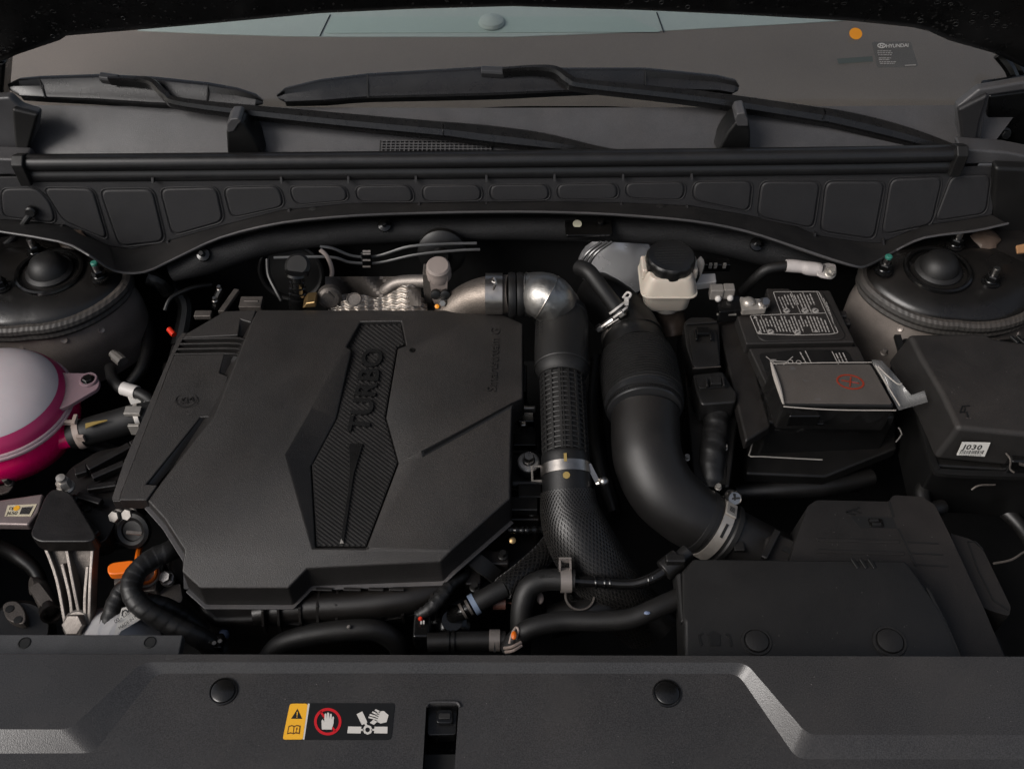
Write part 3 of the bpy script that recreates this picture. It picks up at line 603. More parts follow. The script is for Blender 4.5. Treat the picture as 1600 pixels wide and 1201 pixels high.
# hose with spring clip
t = thing('coolant_hose', 'black coolant hose leaving the pink tank with a tan spring clip', 'hose', Z(165, 668, -.05))
P = uvz([(112, 682, -.055), (140, 673, -.05), (180, 662, -.048), (225, 650, -.045), (290, 640, -.05)])
b = MB(); b.tube(P, [.017, .0175, .018, .018, .018], 18, 5); obj('rubber_hose', b, M['rubber_m'], t)
d = (P[2] - P[0]).normalized(); c = P[0].lerp(P[1], .5)
b = MB(); b.ring(c, d, .0177, .008, .0015, 26); e = c + V((-.002, .004, .018)); b.box(e + V((-.0, .002, .004)), (.005, .014, .004)); b.box(e + V((-.011, .0, .0)), (.016, .004, .007)); b.box(c + V((.008, -.015, .011)), (.009, .004, .01)); obj('spring_clip', b, M['tan'], t, .0006)
b = MB(); b.sweep([Z(134, 666, -.029), Z(150, 661, -.0275), Z(168, 657, -.027)], lambda q: [(-.0035 * (1 - q) - .0006, 0), (.0035 * (1 - q) + .0006, 0), (.0035 * (1 - q) + .0006, .0012), (-.0035 * (1 - q) - .0006, .0012)], UPZ, 4); obj('paint_stripe', b, M['brass'], t)
b = MB(); c = P[3] + V((-.004, -.004, .0)); b.ring(c, P[3] - P[2], .0186, .006, .0015, 24); b.box(c + V((-.002, -.004, .020)), (.020, .012, .006)); b.box(c + V((.0, -.02, .004)), (.014, .004, .018)); obj('worm_clip', b, M['clampw'], t, .0006)
# white sleeved cable
t = thing('sensor_cable', 'brown cable with a white sleeve and tag left of the engine cover', 'cable', Z(205, 610, -.03))
b = MB(); b.tube(uvz([(172, 575, -.07), (176, 592, -.045), (186, 604, -.035), (205, 610, -.032), (228, 620, -.034), (250, 640, -.045)]), .0075, 12, 5); obj('cable', b, M['rubber_m'], t)
b = MB(); b.tube(uvz([(192, 606.5, -.033), (214, 613, -.032)]), .0088, 16, 1); obj('white_sleeve', b, M['white'], t)
b = MB(); b.sweep(uvz([(207, 618, -.036), (214, 632, -.038), (224, 638, -.036), (232, 630, -.036)]), [(-.006, -.0005), (.006, -.0005), (.006, .0005), (-.006, .0005)], V((.5, -.5, 1)), 4); obj('paper_tag', b, M['paperw'], t)
b = MB(); P0, P1 = Z(176, 552, -.08), Z(192, 566, -.08); b.tube([P0, P0.lerp(P1, .3), P0.lerp(P1, .31), P1], [.006, .006, .008, .008], 10, 1); o = obj('hose_connector', b, M['grey']); tag(o, 'small dull grey hose connector in the dark left of the cover', 'connector')
b = MB(); P0, P1 = Z(264, 514, -.06), Z(272, 523, -.06); b.tube([P0, P1], .0042, 10, 1); o = obj('red_plug', b, M['redc'], None, .0008); tag(o, 'tiny bright red plug in the dark at the upper left of the cover', 'plug')
# lower shield strips by left tower
b = MB(); b.tube(uvz([(60, 565, -.12), (120, 562, -.12), (180, 545, -.12), (215, 525, -.13)]), .012, 10, 5); o = obj('inner_wing_rail', b, M['tower']); tag(o, 'dark curved rail below the left strut tower wall', 'rail')
# ---------------- engine mount ----------------
t = thing('engine_mount', 'black cast engine mount bracket with ribs and a pale alloy leg', 'engine mount', Z(130, 790, -.12))
zt = -.055
arm = rnd([(110, 730), (150, 705), (205, 692), (260, 680), (260, 760), (190, 800), (165, 845), (140, 850), (95, 800), (88, 760)], 10)
b = MB(); b.prism(uv(arm, zt - .012), (0, 0, -.03)); obj('cast_arm', b, M['cast'], t, .003, 3)
for u, v, u2, v2, wd in ((138, 734, 205, 698, 8), (145, 748, 196, 726, 7), (138, 765, 185, 758, 7), (95, 785, 152, 838, 9), (110, 790, 122, 776, 7), (122, 776, 160, 787, 7), (118, 740, 138, 734, 10), (205, 698, 250, 676, 8), (196, 726, 250, 712, 7), (185, 758, 250, 760, 7)):
    a, e = Z(u, v, zt - .004), Z(u2, v2, zt - .004); b = MB(); b.line(a, e, pm(a, wd), UPZ, .004); b.line(a - UPZ * .003, e - UPZ * .003, pm(a, wd * 1.7), UPZ, .009); obj('rib', b, M['cast'], t, .002, 3)
pad = rnd([(70, 775), (82, 762), (110, 768), (152, 838), (140, 846), (60, 846), (46, 836)], 9)
A = uv(pad, -.035); b = MB(); b.prism(A, (0, 0, -.022)); obj('mount_pad', b, M['cast'], t, .004, 3)
c = Z(104, 762, -.047); b = MB(); b.bolt(c, UPZ, .0085, .016, 1.25); b.lathe(c + UPZ * .012, UPZ, [(.0055, 0), (.0055, .010), (0, .011)], 12); obj('mount_bolt', b, M['clampw'], t, sharp=30)
text('cast_mark', '2.5', Z(120, 790, -.0655), V((.85, -.5, 0)).normalized(), V((.5, .85, 0)).normalized(), .016, .0006, M['cast'], t)
leg = [(68, 848), (148, 846), (146, 900), (144, 985), (138, 1010), (100, 1010), (102, 960), (88, 905)]
Lz = [-.06, -.06, -.085, -.115, -.13, -.13, -.115, -.085]
A = [Z(u, v, z) for (u, v), z in zip(leg, Lz)]
b = MB(); b.taper(A, [p + V((0, -.004, -.02)) for p in A]); obj('alloy_leg', b, M['alud'], t, .003, 3)
for L in ([(70, 850, -.057), (90, 905, -.08), (104, 980, -.11)], [(104, 852, -.057), (115, 910, -.08), (126, 965, -.105)], [(146, 850, -.057), (142, 910, -.08), (140, 985, -.11)], [(98, 880, -.07), (110, 930, -.09), (114, 965, -.105)], [(138, 884, -.07), (134, 930, -.09), (134, 968, -.105)]):
    b = MB(); b.sweep(uvz(L), [(-.003, -.012), (.003, -.012), (.002, .003), (-.002, .003)], V((0, -.5, 1)), 4); obj('leg_rib', b, M['alu'], t, .001)
c = Z(122, 975, -.108); b = MB(); b.bolt(c, V((0, -.55, 1)), .013, .016, 1.3); obj('leg_bolt', b, M['alu'], t, sharp=30)
# ---------------- left rail with code label ----------------
t = thing('wing_rail', 'pale metal rail with a paper code label at the left edge', 'rail', Z(25, 800, -.07))
b = MB(); b.prism(uv([(-60, 786), (0, 780), (68, 770), (60, 800), (44, 820), (0, 819), (-60, 822)], -.06), (0, 0, -.012)); obj('rail_plate', b, M['rail'], t, .003, 3)
Q = [(12, 789), (58, 787), (48, 806), (7, 806)]
b = MB(); b.prism(uv(Q, -.0592), (0, 0, -.0006)); obj('code_label', b, M['labely'], t)
X = (Z(40, 805, -.059) - Z(10, 805.5, -.059)).normalized(); Y2 = UPZ.cross(X)
text('label_text', 'J650', Z(10, 804, -.059), X, Y2, .0070, .0001, M['ink'], t, 1.0)
text('label_text', 'DJ', Z(13.5, 796, -.059), X, Y2, .0055, .0001, M['ink'], t, .95)
c = Z(26, 793.5, -.059); b = MB(); b.lathe(c, UPZ, [(.003, 0), (.0038, .0003)], 12); obj('orange_dot', b, M['yellow'], t)
b = MB(); b.prism(uv([(34, 792), (52, 790), (45, 803), (30, 803)], -.0588), (0, 0, -.0003)); obj('code_block', b, M['grey'], t)
b = MB()
for k in range(7): b.line(Z(36 + k * 2.2, 792.5, -.0586), Z(31 + k * 2.2, 802.5, -.0586), .0008, UPZ, .0002)
obj('bar_code', b, M['ink'], t)
c = Z(14, 752, -.075); b = MB(); b.prism(ZL(rnd([(-8, 766), (2, 757), (22, 757), (14, 768), (0, 772)], 4), -.078), (0, 0, -.004)); b.bolt(c - UPZ * .004, V((0, -.2, 1)), .005, .016, 1.2); o = obj('bracket_stud', b, M['alud'], None, .001); tag(o, 'metal tab with a threaded stud below the pink tank', 'stud')
# ---------------- things at the lower left ----------------
t = thing('hose_manifold', 'dull grey connector plate with two holes on a round body, lower left', 'connector', Z(25, 965, -.13))
b = MB(); c = Z(30, 985, -.14); b.lathe(c, V((.3, -.3, 1)), [(.036, -.05), (.036, 0), (.032, .004), (0, .004)], 28); obj('round_body', b, M['dplast'], t)
A = uv(rnd([(2, 946), (12, 938), (28, 938), (40, 955), (40, 972), (30, 975), (10, 968)], 8), -.122); b = MB(); b.prism(A, (0, 0, -.012)); obj('face_plate', b, M['alud'], t, .003, 3)
for u, v in ((15, 951), (28, 968)):
    c = Z(u, v, -.1215); b = MB(); b.lathe(c, UPZ, [(pm(c, 6.5), 0), (pm(c, 6.5), .0006), (pm(c, 4.5), .0008), (0, .0008)], 16); obj('port', b, M['dark'], t)
t = thing('pipe_fitting', 'dull alloy pipe fitting behind the two hole connector plate', 'fitting', Z(65, 930, -.13))
b = MB(); b.tube(uvz([(48, 915, -.12), (62, 918, -.125), (78, 950, -.13)]), .011, 14, 2); A = uv(rnd([(44, 918), (60, 908), (84, 940), (68, 952)], 5), -.112); b.prism(A, (0, 0, -.02)); obj('fitting_body', b, M['alud'], t, .003)
b = MB(); c = Z(80, 955, -.122); b.ring(c, V((.5, -.8, .3)), .010, .012, .003, 20); obj('nut_ring', b, M['cast'], t)
# grey radiator support at the lower left
t = thing('support_panel', 'grey support strip with two round holes at the lower left edge', 'support panel', Z(140, 1005, -.0))
zs = -.012
def strip(zo): return None
A = [(-60, 990), (286, 991), (279, 1024), (-60, 1026)]
b = MB(); b.prism(uv(A, zs), (0, 0, -.012)); obj('strip', b, M['radl'], t, .0015)
for u, v in ((38, 1004), (234, 1003)):
    c = Z(u, v, zs + .0004); b = MB(); b.lathe(c, UPZ, [(pm(c, 10), -.001), (pm(c, 10), .0002), (pm(c, 8.5), .0006), (pm(c, 8), -.0002), (0, -.0002)], 22); obj('hole', b, M['dark'], t)
# orange dipstick, filler, compressor
t = thing('oil_dipstick', 'orange oil dipstick handle beside the taped harness', 'dipstick', Z(190, 885, -.1))
A = rnd([(167, 884), (175, 878), (205, 874), (216, 878), (218, 888), (206, 894), (178, 897), (168, 896)], 5)
b = MB(); b.prism(uv(A, -.075), (0, 0, -.012)); obj('handle', b, M['orange'], t, .002, 3)
b = MB(); b.ring(Z(228, 895, -.085), V((.1, -.3, 1)), .010, .006, .0035, 24); obj('loop', b, M['orange'], t, .001)
b = MB(); b.tube(uvz([(220, 850, -.10), (216, 865, -.09), (214, 880, -.082)]), .0035, 8, 3); obj('stem', b, M['orange'], t)
t = thing('oil_filter_housing', 'cast alloy housing with bolts beside the orange dipstick', 'housing', Z(240, 900, -.13))
A = rnd([(178, 898), (215, 886), (246, 880), (244, 922), (200, 925), (178, 915)], 4); b = MB(); b.prism(uv(A, -.095), (0, 0, -.03)); obj('block', b, M['alu'], t, .003)
b = MB(); c = Z(228, 897, -.092); b.ring(c, V((.1, -.3, 1)), .013, .006, .003, 26); obj('filler_rim', b, M['cream'], t, .001)
A = rnd([(246, 920), (282, 910), (286, 936), (276, 946), (250, 940)], 4); b = MB(); b.prism(uv(A, -.11), (0, 0, -.03)); obj('lower_block', b, M['alu'], t, .003)
c = Z(263, 904, -.09); b = MB(); b.bolt(c, V((-.1, -.3, 1)), .0075, .012, 1.25); obj('bolt', b, M['steel'], t, sharp=30)
A = uv([(246, 880), (258, 876), (252, 912), (244, 922)], -.1); b = MB(); b.prism(A, (0, 0, -.03)); obj('web', b, M['dplast'], t, .002)
t = thing('compressor', 'pale grey compressor with a printed label at the lower left', 'compressor', Z(190, 985, -.16))
c = Z(188, 1002, -.125); axc = V((.75, -.35, .55)).normalized()
b = MB(); b.lathe(c, axc, [(.0, -.05), (.030, -.05), (.036, -.045), (.038, .0), (.036, .035), (.028, .042), (0, .043)], 36); obj('casing', b, M['pale'], t)
A = [(152, 980), (158, 965), (168, 962), (160, 1005), (146, 1005)]; b = MB(); b.prism(uv(A, -.085), (0, 0, -.02)); obj('flange', b, M['pale'], t, .002)
LP = [Z(190, 950, -.070), Z(213, 945, -.072), Z(222, 966, -.0755), Z(178, 992, -.072)]
b = MB(); b.prism(LP, (0, .002, -.002)); obj('label', b, M['paperw'], t)
X = (Z(219, 966, -.0770) - Z(184, 988, -.0738)).normalized(); N = V((.1, -.35, 1)).normalized(); Y2 = N.cross(X).normalized(); X = Y2.cross(N).normalized()
for k, (s, sz) in enumerate((('00 - L1500', .0062), ('MADE IN KOREA', .0050))):
    text('label_text', s, Z(182, 976, -.0695) - Y2 * (k * .0085 - .002), X, Y2, sz, .0001, M['ink'], t, .9)
b = MB(); o0 = Z(191, 962, -.0685)
for p_, q_ in (((0, 0), (.004, .005)), ((.001, .003), (.006, .004)), ((.006, .004), (.008, .0)), ((.008, 0), (.012, .005)), ((.012, .005), (.015, .0)), ((.015, 0), (.0185, .005)), ((.0185, .005), (.021, .002))):
    b.line(o0 + X * p_[0] + Y2 * p_[1], o0 + X * q_[0] + Y2 * q_[1], .0016, N, .0002)
obj('emblem', b, M['ink'], t)
# taped harness
def harness(label, P, r, nm='wiring_harness'):
    b = MB(); pts = crom(uvz(P), 22)
    b.tube(pts, r, 18, 1, lambda q, a: 1 + .05 * ((q * len(P) * 2.2 + a / 6.2832) % 1.0) + .03 * math.sin(q * 37 + a * 2)); o = obj(nm, b, M['tape'], None, sharp=60); tag(o, label, 'wiring harness'); return o
harness('thick taped harness looping from under the cover corner past the dipstick', [(290, 830, -.09), (274, 855, -.068), (240, 872, -.062), (212, 896, -.06), (206, 925, -.062), (225, 950, -.07), (262, 972, -.085), (305, 992, -.10), (345, 1015, -.13)], .0118)
harness('taped harness branch dropping in front of the pale compressor', [(212, 905, -.078), (190, 925, -.085), (176, 955, -.09), (168, 990, -.10), (165, 1020, -.12)], .0105)
harness('thin taped branch curving right above the compressor', [(228, 938, -.08), (258, 945, -.09), (290, 962, -.11), (320, 985, -.13)], .009)
# under-cover fittings at left
t = thing('camshaft_sensor', 'black ring sensor with two silver bolts under the cover front left corner', 'sensor', Z(205, 825, -.08))
b = MB(); c = Z(208, 828, -.07); b.torus(c, V((-.1, -.7, .7)), .017, .006, 26, 8); b.lathe(c, V((-.1, -.7, .7)), [(.014, -.01), (.014, .002), (0, .002)], 20); obj('ring_body', b, M['rubber'], t)
b = MB(); b.line(Z(198, 832, -.055), Z(222, 834, -.055), .004, UPZ, .002); obj('highlight_tab', b, M['alu'], t)
for u, v in ((186, 806), (206, 803)):
    c = Z(u, v, -.062); b = MB(); b.bolt(c, V((-.2, -.6, .8)), .0075, .012, 1.2); obj('bolt', b, M['alub'], t, sharp=30)
b = MB(); b.line(Z(170, 848, -.09), Z(200, 850, -.09), .003, UPZ, .003); b.prism(uv([(168, 842), (200, 838), (208, 850), (172, 852)], -.095), (0, 0, -.01)); obj('bracket', b, M['dplast'], t, .001)
b = MB(); c = Z(350, 991, -.15); b.ball(c, .007, 12); o = obj('blue_pin_cover', b, M['blue'], None); tag(o, 'tiny dull blue cap beside the end of the taped harness', 'cap')
t = thing('harness_plug', 'small black plug with metal pins where the taped harness ends', 'plug', Z(335, 1005, -.14))
b = MB(); b.box(Z(332, 1006, -.12), (.028, .02, .02)); obj('plug_body', b, M['gloss'], t, .003)
for k in range(4): b = MB(); c = Z(318 + k * 9, 1007 - (k % 2) * 3, -.108); b.bolt(c, UPZ, .003, .005, 0); obj('pin', b, M['steel'], t)
# ---------------- engine cover ----------------
def zb(v): return .018 - (v - 485) / 405 * .036
def K(u, v, dz=0.): return Z(u, v, zb(v) + dz)
t = thing('engine_cover', 'large faceted black plastic engine cover in the middle of the bay', 'engine cover', Z(540, 700, -.05))
vd = {'a': (402, 484, -.006), 'a2': (395, 498, .002), 'c': (772, 484.5, -.006), 'd': (817, 505, -.004), 'e': (817, 622, -.004), 'e2': (800, 628, .006), 'f': (797, 730, -.006), 'f2': (797, 778, -.008), 'g': (688, 878, -.012), 'h': (480, 888, -.013), 'i': (451, 918, -.014), 'j': (312, 918, -.014), 'k': (284, 892, -.010), 'm': (288, 858, -.002), 'n': (257, 810, -.005), 'o': (230, 781, -.006), 'p': (335, 652, .002),
      'L': (541, 541, .002), 'Kk': (549, 546.5, .001), 'A': (563, 502.5, .0), 'B': (627, 501.5, .0), 'C': (634.5, 539, .002), 'D': (621.5, 544, .001), 'E': (603, 652, -.004), 'F': (622.5, 723, -.005), 'G': (572.5, 854.5, -.004), 'H': (493, 854.5, -.004), 'I': (486, 727, -.005), 'J': (525, 653.5, -.004),
      'r1': (485, 640, .009), 'r2': (447, 710, .011), 'r3': (489, 858, -.001), 's': (660, 705, .009), 's0': (637, 549, .006), 'q': (662, 711, .003), 'e3': (800, 635, .0), 'g2': (705, 860, -.006), 's2': (578, 858, -.002)}
vk = list(vd); P3 = [K(*vd[k]) for k in vk]; ix = {k: i for i, k in enumerate(vk)}
faces = ['a c C B A L a2', 'a2 L r1 r2 r3 m n o p', 'L Kk J r1', 'r1 J I r2', 'r2 I H r3', 'C D s0', 's0 D E', 's0 E s', 's E F', 's F G s2 q', 'C c d e e2 s s0', 's e2 e3 q', 'e2 e e3', 'q e3 f f2 g2 s2', 'm r3 H G s2 g2 g h i j k', 'f2 g g2']
faces = [f for f in faces if f != 'f2 g g2']; faces[-2] = 'q e3 f f2 g2 s2'; faces[-1] = 'r3 H G s2'; faces += ['m r3 s2 h i j k', 's2 g2 g h']
b = MB(); b.add(P3, [tuple(ix[k] for k in f.split()) for f in faces])
# inner slot wall down round the insert
ring = 'A B C D E F G H I J Kk L'.split()
o0 = len(b.v); b.v += [P3[ix[k]] - UPZ * .008 for k in ring]
for i in range(len(ring)): b.f.append((ix[ring[i]], ix[ring[(i + 1) % 12]], o0 + (i + 1) % 12, o0 + i))
# skirt
sk = 'a c d e e3 f f2 g2 g h i j k m n o'.split(); ctr = K(540, 690)
SKH = {'a': .012, 'c': .02, 'd': .035, 'e': .035, 'e3': .036, 'f': .045, 'f2': .045, 'g2': .04, 'g': .04, 'h': .036, 'i': .036, 'j': .036, 'k': .036, 'm': .02, 'n': .015, 'o': .012}
low = []
for k in sk:
    p = P3[ix[k]]; d = p - ctr; d.z = 0; low.append(p + d.normalized() * .002 - UPZ * SKH[k])
o1 = len(b.v); b.v += low
for i in range(len(sk) - 1): b.f.append((ix[sk[i]], ix[sk[i + 1]], o1 + i + 1, o1 + i))
b.f.append((ix['o'], ix['p'], ix['a2'], ix['a'], o1, o1 + len(sk) - 1))
sh = obj('cover_shell', b, M['cover'], t, .0022, 3)
lip = []
for k, p in zip(sk, low):
    if k in ('a',): continue
    lip.append(p)
b = MB(); seq = [l for k, l in zip(sk, low) if k in ('f2', 'g2', 'g', 'h', 'i', 'j', 'k')]
b.sweep(crom([p + V((0, -.0015, -.001)) for p in seq], 1), [(-.0035, -.0015), (.0035, -.0015), (.0035, .001), (-.0035, .001)], UPZ, 1); obj('skirt_lip', b, M['cowl'], t, .0006)
seq = [l for k, l in zip(sk, low) if k in ('k', 'm', 'n', 'o')]
b = MB(); b.sweep([p + V((-.0015, -.001, 0)) for p in seq], [(-.003, -.0015), (.003, -.0015), (.003, .001), (-.003, .001)], UPZ, 1); obj('skirt_lip', b, M['cowl'], t, .0006)
# insert
ins = [vd[k] for k in ring]
cx = sum(p[0] for p in ins) / 12; cy = sum(p[1] for p in ins) / 12
def shrink(P, d):
    out = []; n = len(P)
    for i in range(n):
        a, p, c = V(P[i - 1][:2]), V(P[i][:2]), V(P[(i + 1) % n][:2]); d1 = (p - a).normalized(); d2 = (c - p).normalized(); n1 = V((-d1.y, d1.x)); n2 = V((-d2.y, d2.x)); bi = (n1 + n2); bi = bi / max(bi.length_squared / 2, .3)
        out.append((p.x + bi.x * d, p.y + bi.y * d))
    return out
I2 = shrink(ins, 1.6); ZI = -.0062
b = MB(); b.prism([K(u, v, ZI) for u, v in I2], (0, 0, -.004)); io = obj('insert_plate', b, M['insert'], t)
# diagonal ridges clipped to the insert
I3 = shrink(ins, 2.4); b = MB(); dirv = V((.80, .60)).normalized(); nrm = V((-dirv.y, dirv.x)); pitch = 5.4
lo_, hi_ = min(V(p).dot(nrm) for p in I3), max(V(p).dot(nrm) for p in I3); q = lo_ + 2
while q < hi_:
    xs = []
    for i in range(len(I3)):
        a, c = V(I3[i]), V(I3[(i + 1) % len(I3)]); da, dc = a.dot(nrm) - q, c.dot(nrm) - q
        if da * dc < 0: xs.append((a + (c - a) * (da / (da - dc))).dot(dirv))
    xs.sort()
    for k in range(0, len(xs) - 1, 2):
        if xs[k + 1] - xs[k] < 3: continue
        A, B = nrm * q + dirv * (xs[k] + .8), nrm * q + dirv * (xs[k + 1] - .8); h = nrm * (pitch * .36)
        f = lambda p, dz: K(p.x, p.y, ZI + dz)
        b.add([f(A - h, 0), f(A - h * .35, .0014), f(A + h * .35, .0014), f(A + h, 0), f(B - h, 0), f(B - h * .35, .0014), f(B + h * .35, .0014), f(B + h, 0)], [(0, 1, 5, 4), (1, 2, 6, 5), (2, 3, 7, 6), (0, 3, 2, 1), (4, 5, 6, 7)])
    q += pitch
obj('diagonal_ridges', b, M['insert'], io, kind='stuff', flat=True)
ptr = [(545, 692.5), (567.5, 692.5), (560, 716), (553.5, 738), (550, 760), (539.5, 832), (537, 847), (531.5, 847), (533.5, 832), (543.5, 765), (546, 735)]
b = MB(); b.prism([K(u, v, ZI + .003) for u, v in ptr], (0, 0, -.003)); obj('pointer', b, M['gloss3'], t, .0006)
b = MB(); b.prism([K(u, v, ZI + .0036) for u, v in [(533.2, 841), (537, 848), (531, 848)]], (0, 0, -.001)); obj('pointer_tip', b, M['clampw'], t)
X0 = K(575.5, 677, ZI); X1 = K(599.5, 546, ZI); X = (X1 - X0); LEN = X.length; X.normalize(); nn = V((0, -.09, 1)).normalized(); Y2 = nn.cross(X).normalized()
text('lettering', 'TURBO', X0, X, Y2, LEN / 3.5, .0019, M['gloss5'], t, 1.08, 0, .022)
X0 = K(775, 618, -.002); X1 = K(781, 512, -.0045); X = (X1 - X0); LEN = X.length; X.normalize(); Y2 = nn.cross(X).normalized()
tx = text('lettering', 'Smartstream G', X0, X, Y2, LEN / 6.35, .0009, M['cover'], t, 1.0)
bpy.context.view_layer.update(); she = sh.evaluated_get(bpy.context.evaluated_depsgraph_get())
base_ = WL[t.name]
for v in tx.data.vertices:      # lay the raised letters on the facet below them
    w_ = v.co + base_; pl_ = X0 + X * (w_ - X0).dot(X) + Y2 * (w_ - X0).dot(Y2)
    hit, loc_, _, _ = she.ray_cast(V((v.co.x, v.co.y, .5)), V((0, 0, -1)))
    if hit: v.co.z = loc_.z + (.0013 if (w_ - pl_).dot(nn) > .0009 else -.001)
c = K(644, 547.5, .0055); b = MB(); b.torus(c, nn, .0028, .0012, 18, 6); b.lathe(c, nn, [(.0022, 0), (.0022, .0004), (0, .0004)], 14); obj('pin_mark', b, M['gloss'], t)
# left panel of the cover, split at the vents
LPZ = .0
vents = []
rear = [(401, 483.5), (351, 485.5), (287, 520.5), (279, 528), (277, 531), (391, 529), (395, 500), (374, 499), (368, 522), (391, 526)]
def LK(u, v, dz=0.): return K(u, v, -.003 + dz)
b = MB(); b.prism([LK(*p) for p in [(400.5, 483.8), (351, 485.5), (291, 520.5), (285, 528), (372, 523.5), (376, 499), (392.5, 504), (395, 499)]], (0, 0, -.012)); obj('rear_panel', b, M['cover'], t, .0018, 3)
b = MB(); b.add([LK(376, 499, 0), LK(393, 505, -.007), LK(388, 527, -.011), LK(366, 523, -.001)], [(0, 1, 2, 3)]); obj('air_scoop', b, M['cover'], t)
b = MB(); b.prism([LK(u, v, -.008) for u, v in [(279, 526), (392, 522), (378, 556), (265, 554)]], (0, 0, -.004)); obj('vent_floor', b, M['dplast'], t)
for k in range(4):
    v0 = 528.5 + k * 8; u0 = 284 - k * 5; u1 = 386 - k * 2.6
    b = MB(); pts = [LK(u0, v0, .0), LK(u0 + 75, v0 - 1.5, .0), LK(u1 - 12, v0 - 1, .0005), LK(u1, v0 + 2.2, -.002)]
    b.sweep(pts, [(-.0018, -.008), (.0018, -.008), (.0014, .0), (-.0014, .0)], UPZ, 1); obj('vent_slat', b, M['cover'], t, .0006)
fr_ = [(274, 554), (351, 552.5), (343, 582), (357, 588), (334, 651), (313, 651.5), (228, 756), (246, 757), (229, 781), (186, 781), (188, 772), (210, 716), (271, 556)]
b = MB(); b.prism([LK(*p) for p in fr_], (0, 0, -.016)); obj('front_panel', b, M['cover'], t, .0024, 3)
b = MB(); b.add([LK(351, 553), LK(370, 557, -.006), LK(357.5, 588, -.009), LK(343, 582, -.001)], [(0, 1, 2, 3)]); obj('air_scoop', b, M['cover'], t)
b = MB(); b.add([LK(313, 651.5, -.001), LK(334, 653, -.008), LK(245, 757, -.011), LK(227, 756, -.001)], [(0, 1, 2, 3)]); obj('long_scoop', b, M['insert'], t)
b = MB(); b.add([LK(365, 556, -.001), LK(371, 558, -.001), LK(358, 588, -.010), LK(334, 652, -.010), LK(246, 757, -.012), LK(240, 770, -.014), LK(330, 640, -.016), LK(350, 580, -.016)], [(0, 1, 2, 7), (2, 3, 6, 7), (3, 4, 5, 6)]); obj('seam_wall', b, M['dplast'], t)
A = [LK(287, 520.5, -.0), LK(279, 528, -.0), LK(175, 779, -.001)]
b = MB(); top_ = [LK(291, 520.5, .0), LK(284, 532, .0), LK(271, 556, .0), LK(210, 716, .0), LK(188, 772, .0), LK(186, 781, 0)]; bot_ = [LK(285, 520, -.004), LK(277, 529, -.004), LK(263, 560, -.004), LK(193, 722, -.004), LK(175, 776, -.004), LK(175, 781, -.004)]
n = len(top_); b.add(top_ + bot_ + [p - UPZ * .014 for p in bot_], [(i, i + 1, n + i + 1, n + i) for i in range(n - 1)] + [(n + i, n + i + 1, 2 * n + i + 1, 2 * n + i) for i in range(n - 1)]); obj('edge_chamfer', b, M['cover'], t, .001)
b = MB(); b.prism([LK(u, v, -.004) for u, v in [(176, 780), (229, 780), (229, 783), (176, 783)]], (0, -.001, -.014)); obj('front_skirt', b, M['cover'], t, .001)
c = LK(291, 625, .0008); b = MB(); ex = V((.0125, .003, 0)); ey = V((-.004, .011, -.001))
for k in range(26):
    a0, a1 = k * math.pi / 13, (k + 1) * math.pi / 13; b.line(c + ex * math.cos(a0) + ey * math.sin(a0), c + ex * math.cos(a1) + ey * math.sin(a1), .0009, UPZ, .0007)
for L in [((-.55, -.45), (-.35, .4)), ((-.42, 0), (-.05, .4)), ((-.42, 0), (-.1, -.42)), ((.05, -.42), (.1, .42)), ((.1, .42), (.32, -.05)), ((.32, -.05), (.62, .35)), ((.62, .35), (.55, -.4))]:
    b.line(c + ex * L[0][0] + ey * L[0][1], c + ex * L[1][0] + ey * L[1][1], .0009, UPZ, .0007)
obj('emblem', b, M['cover'], t)
# ---------------- turbo side, behind the engine cover ----------------
t = thing('heat_shield', 'wavy bright metal heat shield behind the rear edge of the engine cover', 'heat shield', Z(595, 475, -.04))
def hsf(i, j):
    u = 522 + i * 146 + (1 - j) * 0; v = 488 - j * 30
    env = (math.sin(math.pi * min(i, 1) * .98 + .02)) ** .35; hump = .5 + .5 * math.cos((i - .74) * 6.5) if i > .3 else .35
    z = -.022 + j * .035 * env * (.55 + .6 * hump) + .0024 * math.sin(i * 62 + j * 2) * math.sin(j * 24 + .8 * math.sin(i * 9))
    return Z(u, v, 0) * 1.0 + V((0, 0, z)) + V((0, .006 * math.sin(j * 9), 0))
def hsf(i, j):
    u = 514 + i * 154; vt = 466 - 7 * math.sin(min(i * 2.2, 1) * math.pi) - 21 * math.exp(-((i - .80) / .17) ** 2) + 8 * max(0, i - .9) * 5
    v = 497 + (vt - 497) * j; p = YP(u, v, .118 + .04 * j)
    ph = (j * 5.2 * (497 - vt) / 43 + .15 * math.sin(i * 66) + .5 * math.sin(i * 6)) % 1.0
    return p + V((0, -.6, .8)) * (.0065 * (1 - abs(2 * ph - 1)))
b = MB(); b.grid(hsf, 190, 70); obj('corrugated_sheet', b, M['shield'], t, sharp=0)
c = YP(554, 470, .128); b = MB(); b.lathe(c, V((0, -.35, 1)), [(.0105, .004), (.009, .006), (.007, .002), (.003, .001), (0, .001)], 20); obj('boss', b, M['alu'], t)
t = thing('exhaust_manifold_cover', 'dull folded metal cover and bent pipe behind the heat shield', 'manifold', Z(580, 440, -.05))
b = MB()
def mf(i, j):
    u = 508 + i * 150; v = 478 - j * 46; return YP(u, v, .165 + .03 * math.sin(i * 5) * (1 - j) + .03 * j - .02 * abs(math.sin(i * 7.5 + j * 2)))
b.grid(mf, 30, 10); obj('folded_sheet', b, M['alud'], t, sharp=20)
b = MB(); b.tube([YP(588, 470, .172), YP(605, 452, .172), YP(625, 441, .172), YP(668, 439, .16)], .009, 16, 6); obj('bent_pipe', b, M['alu'], t)
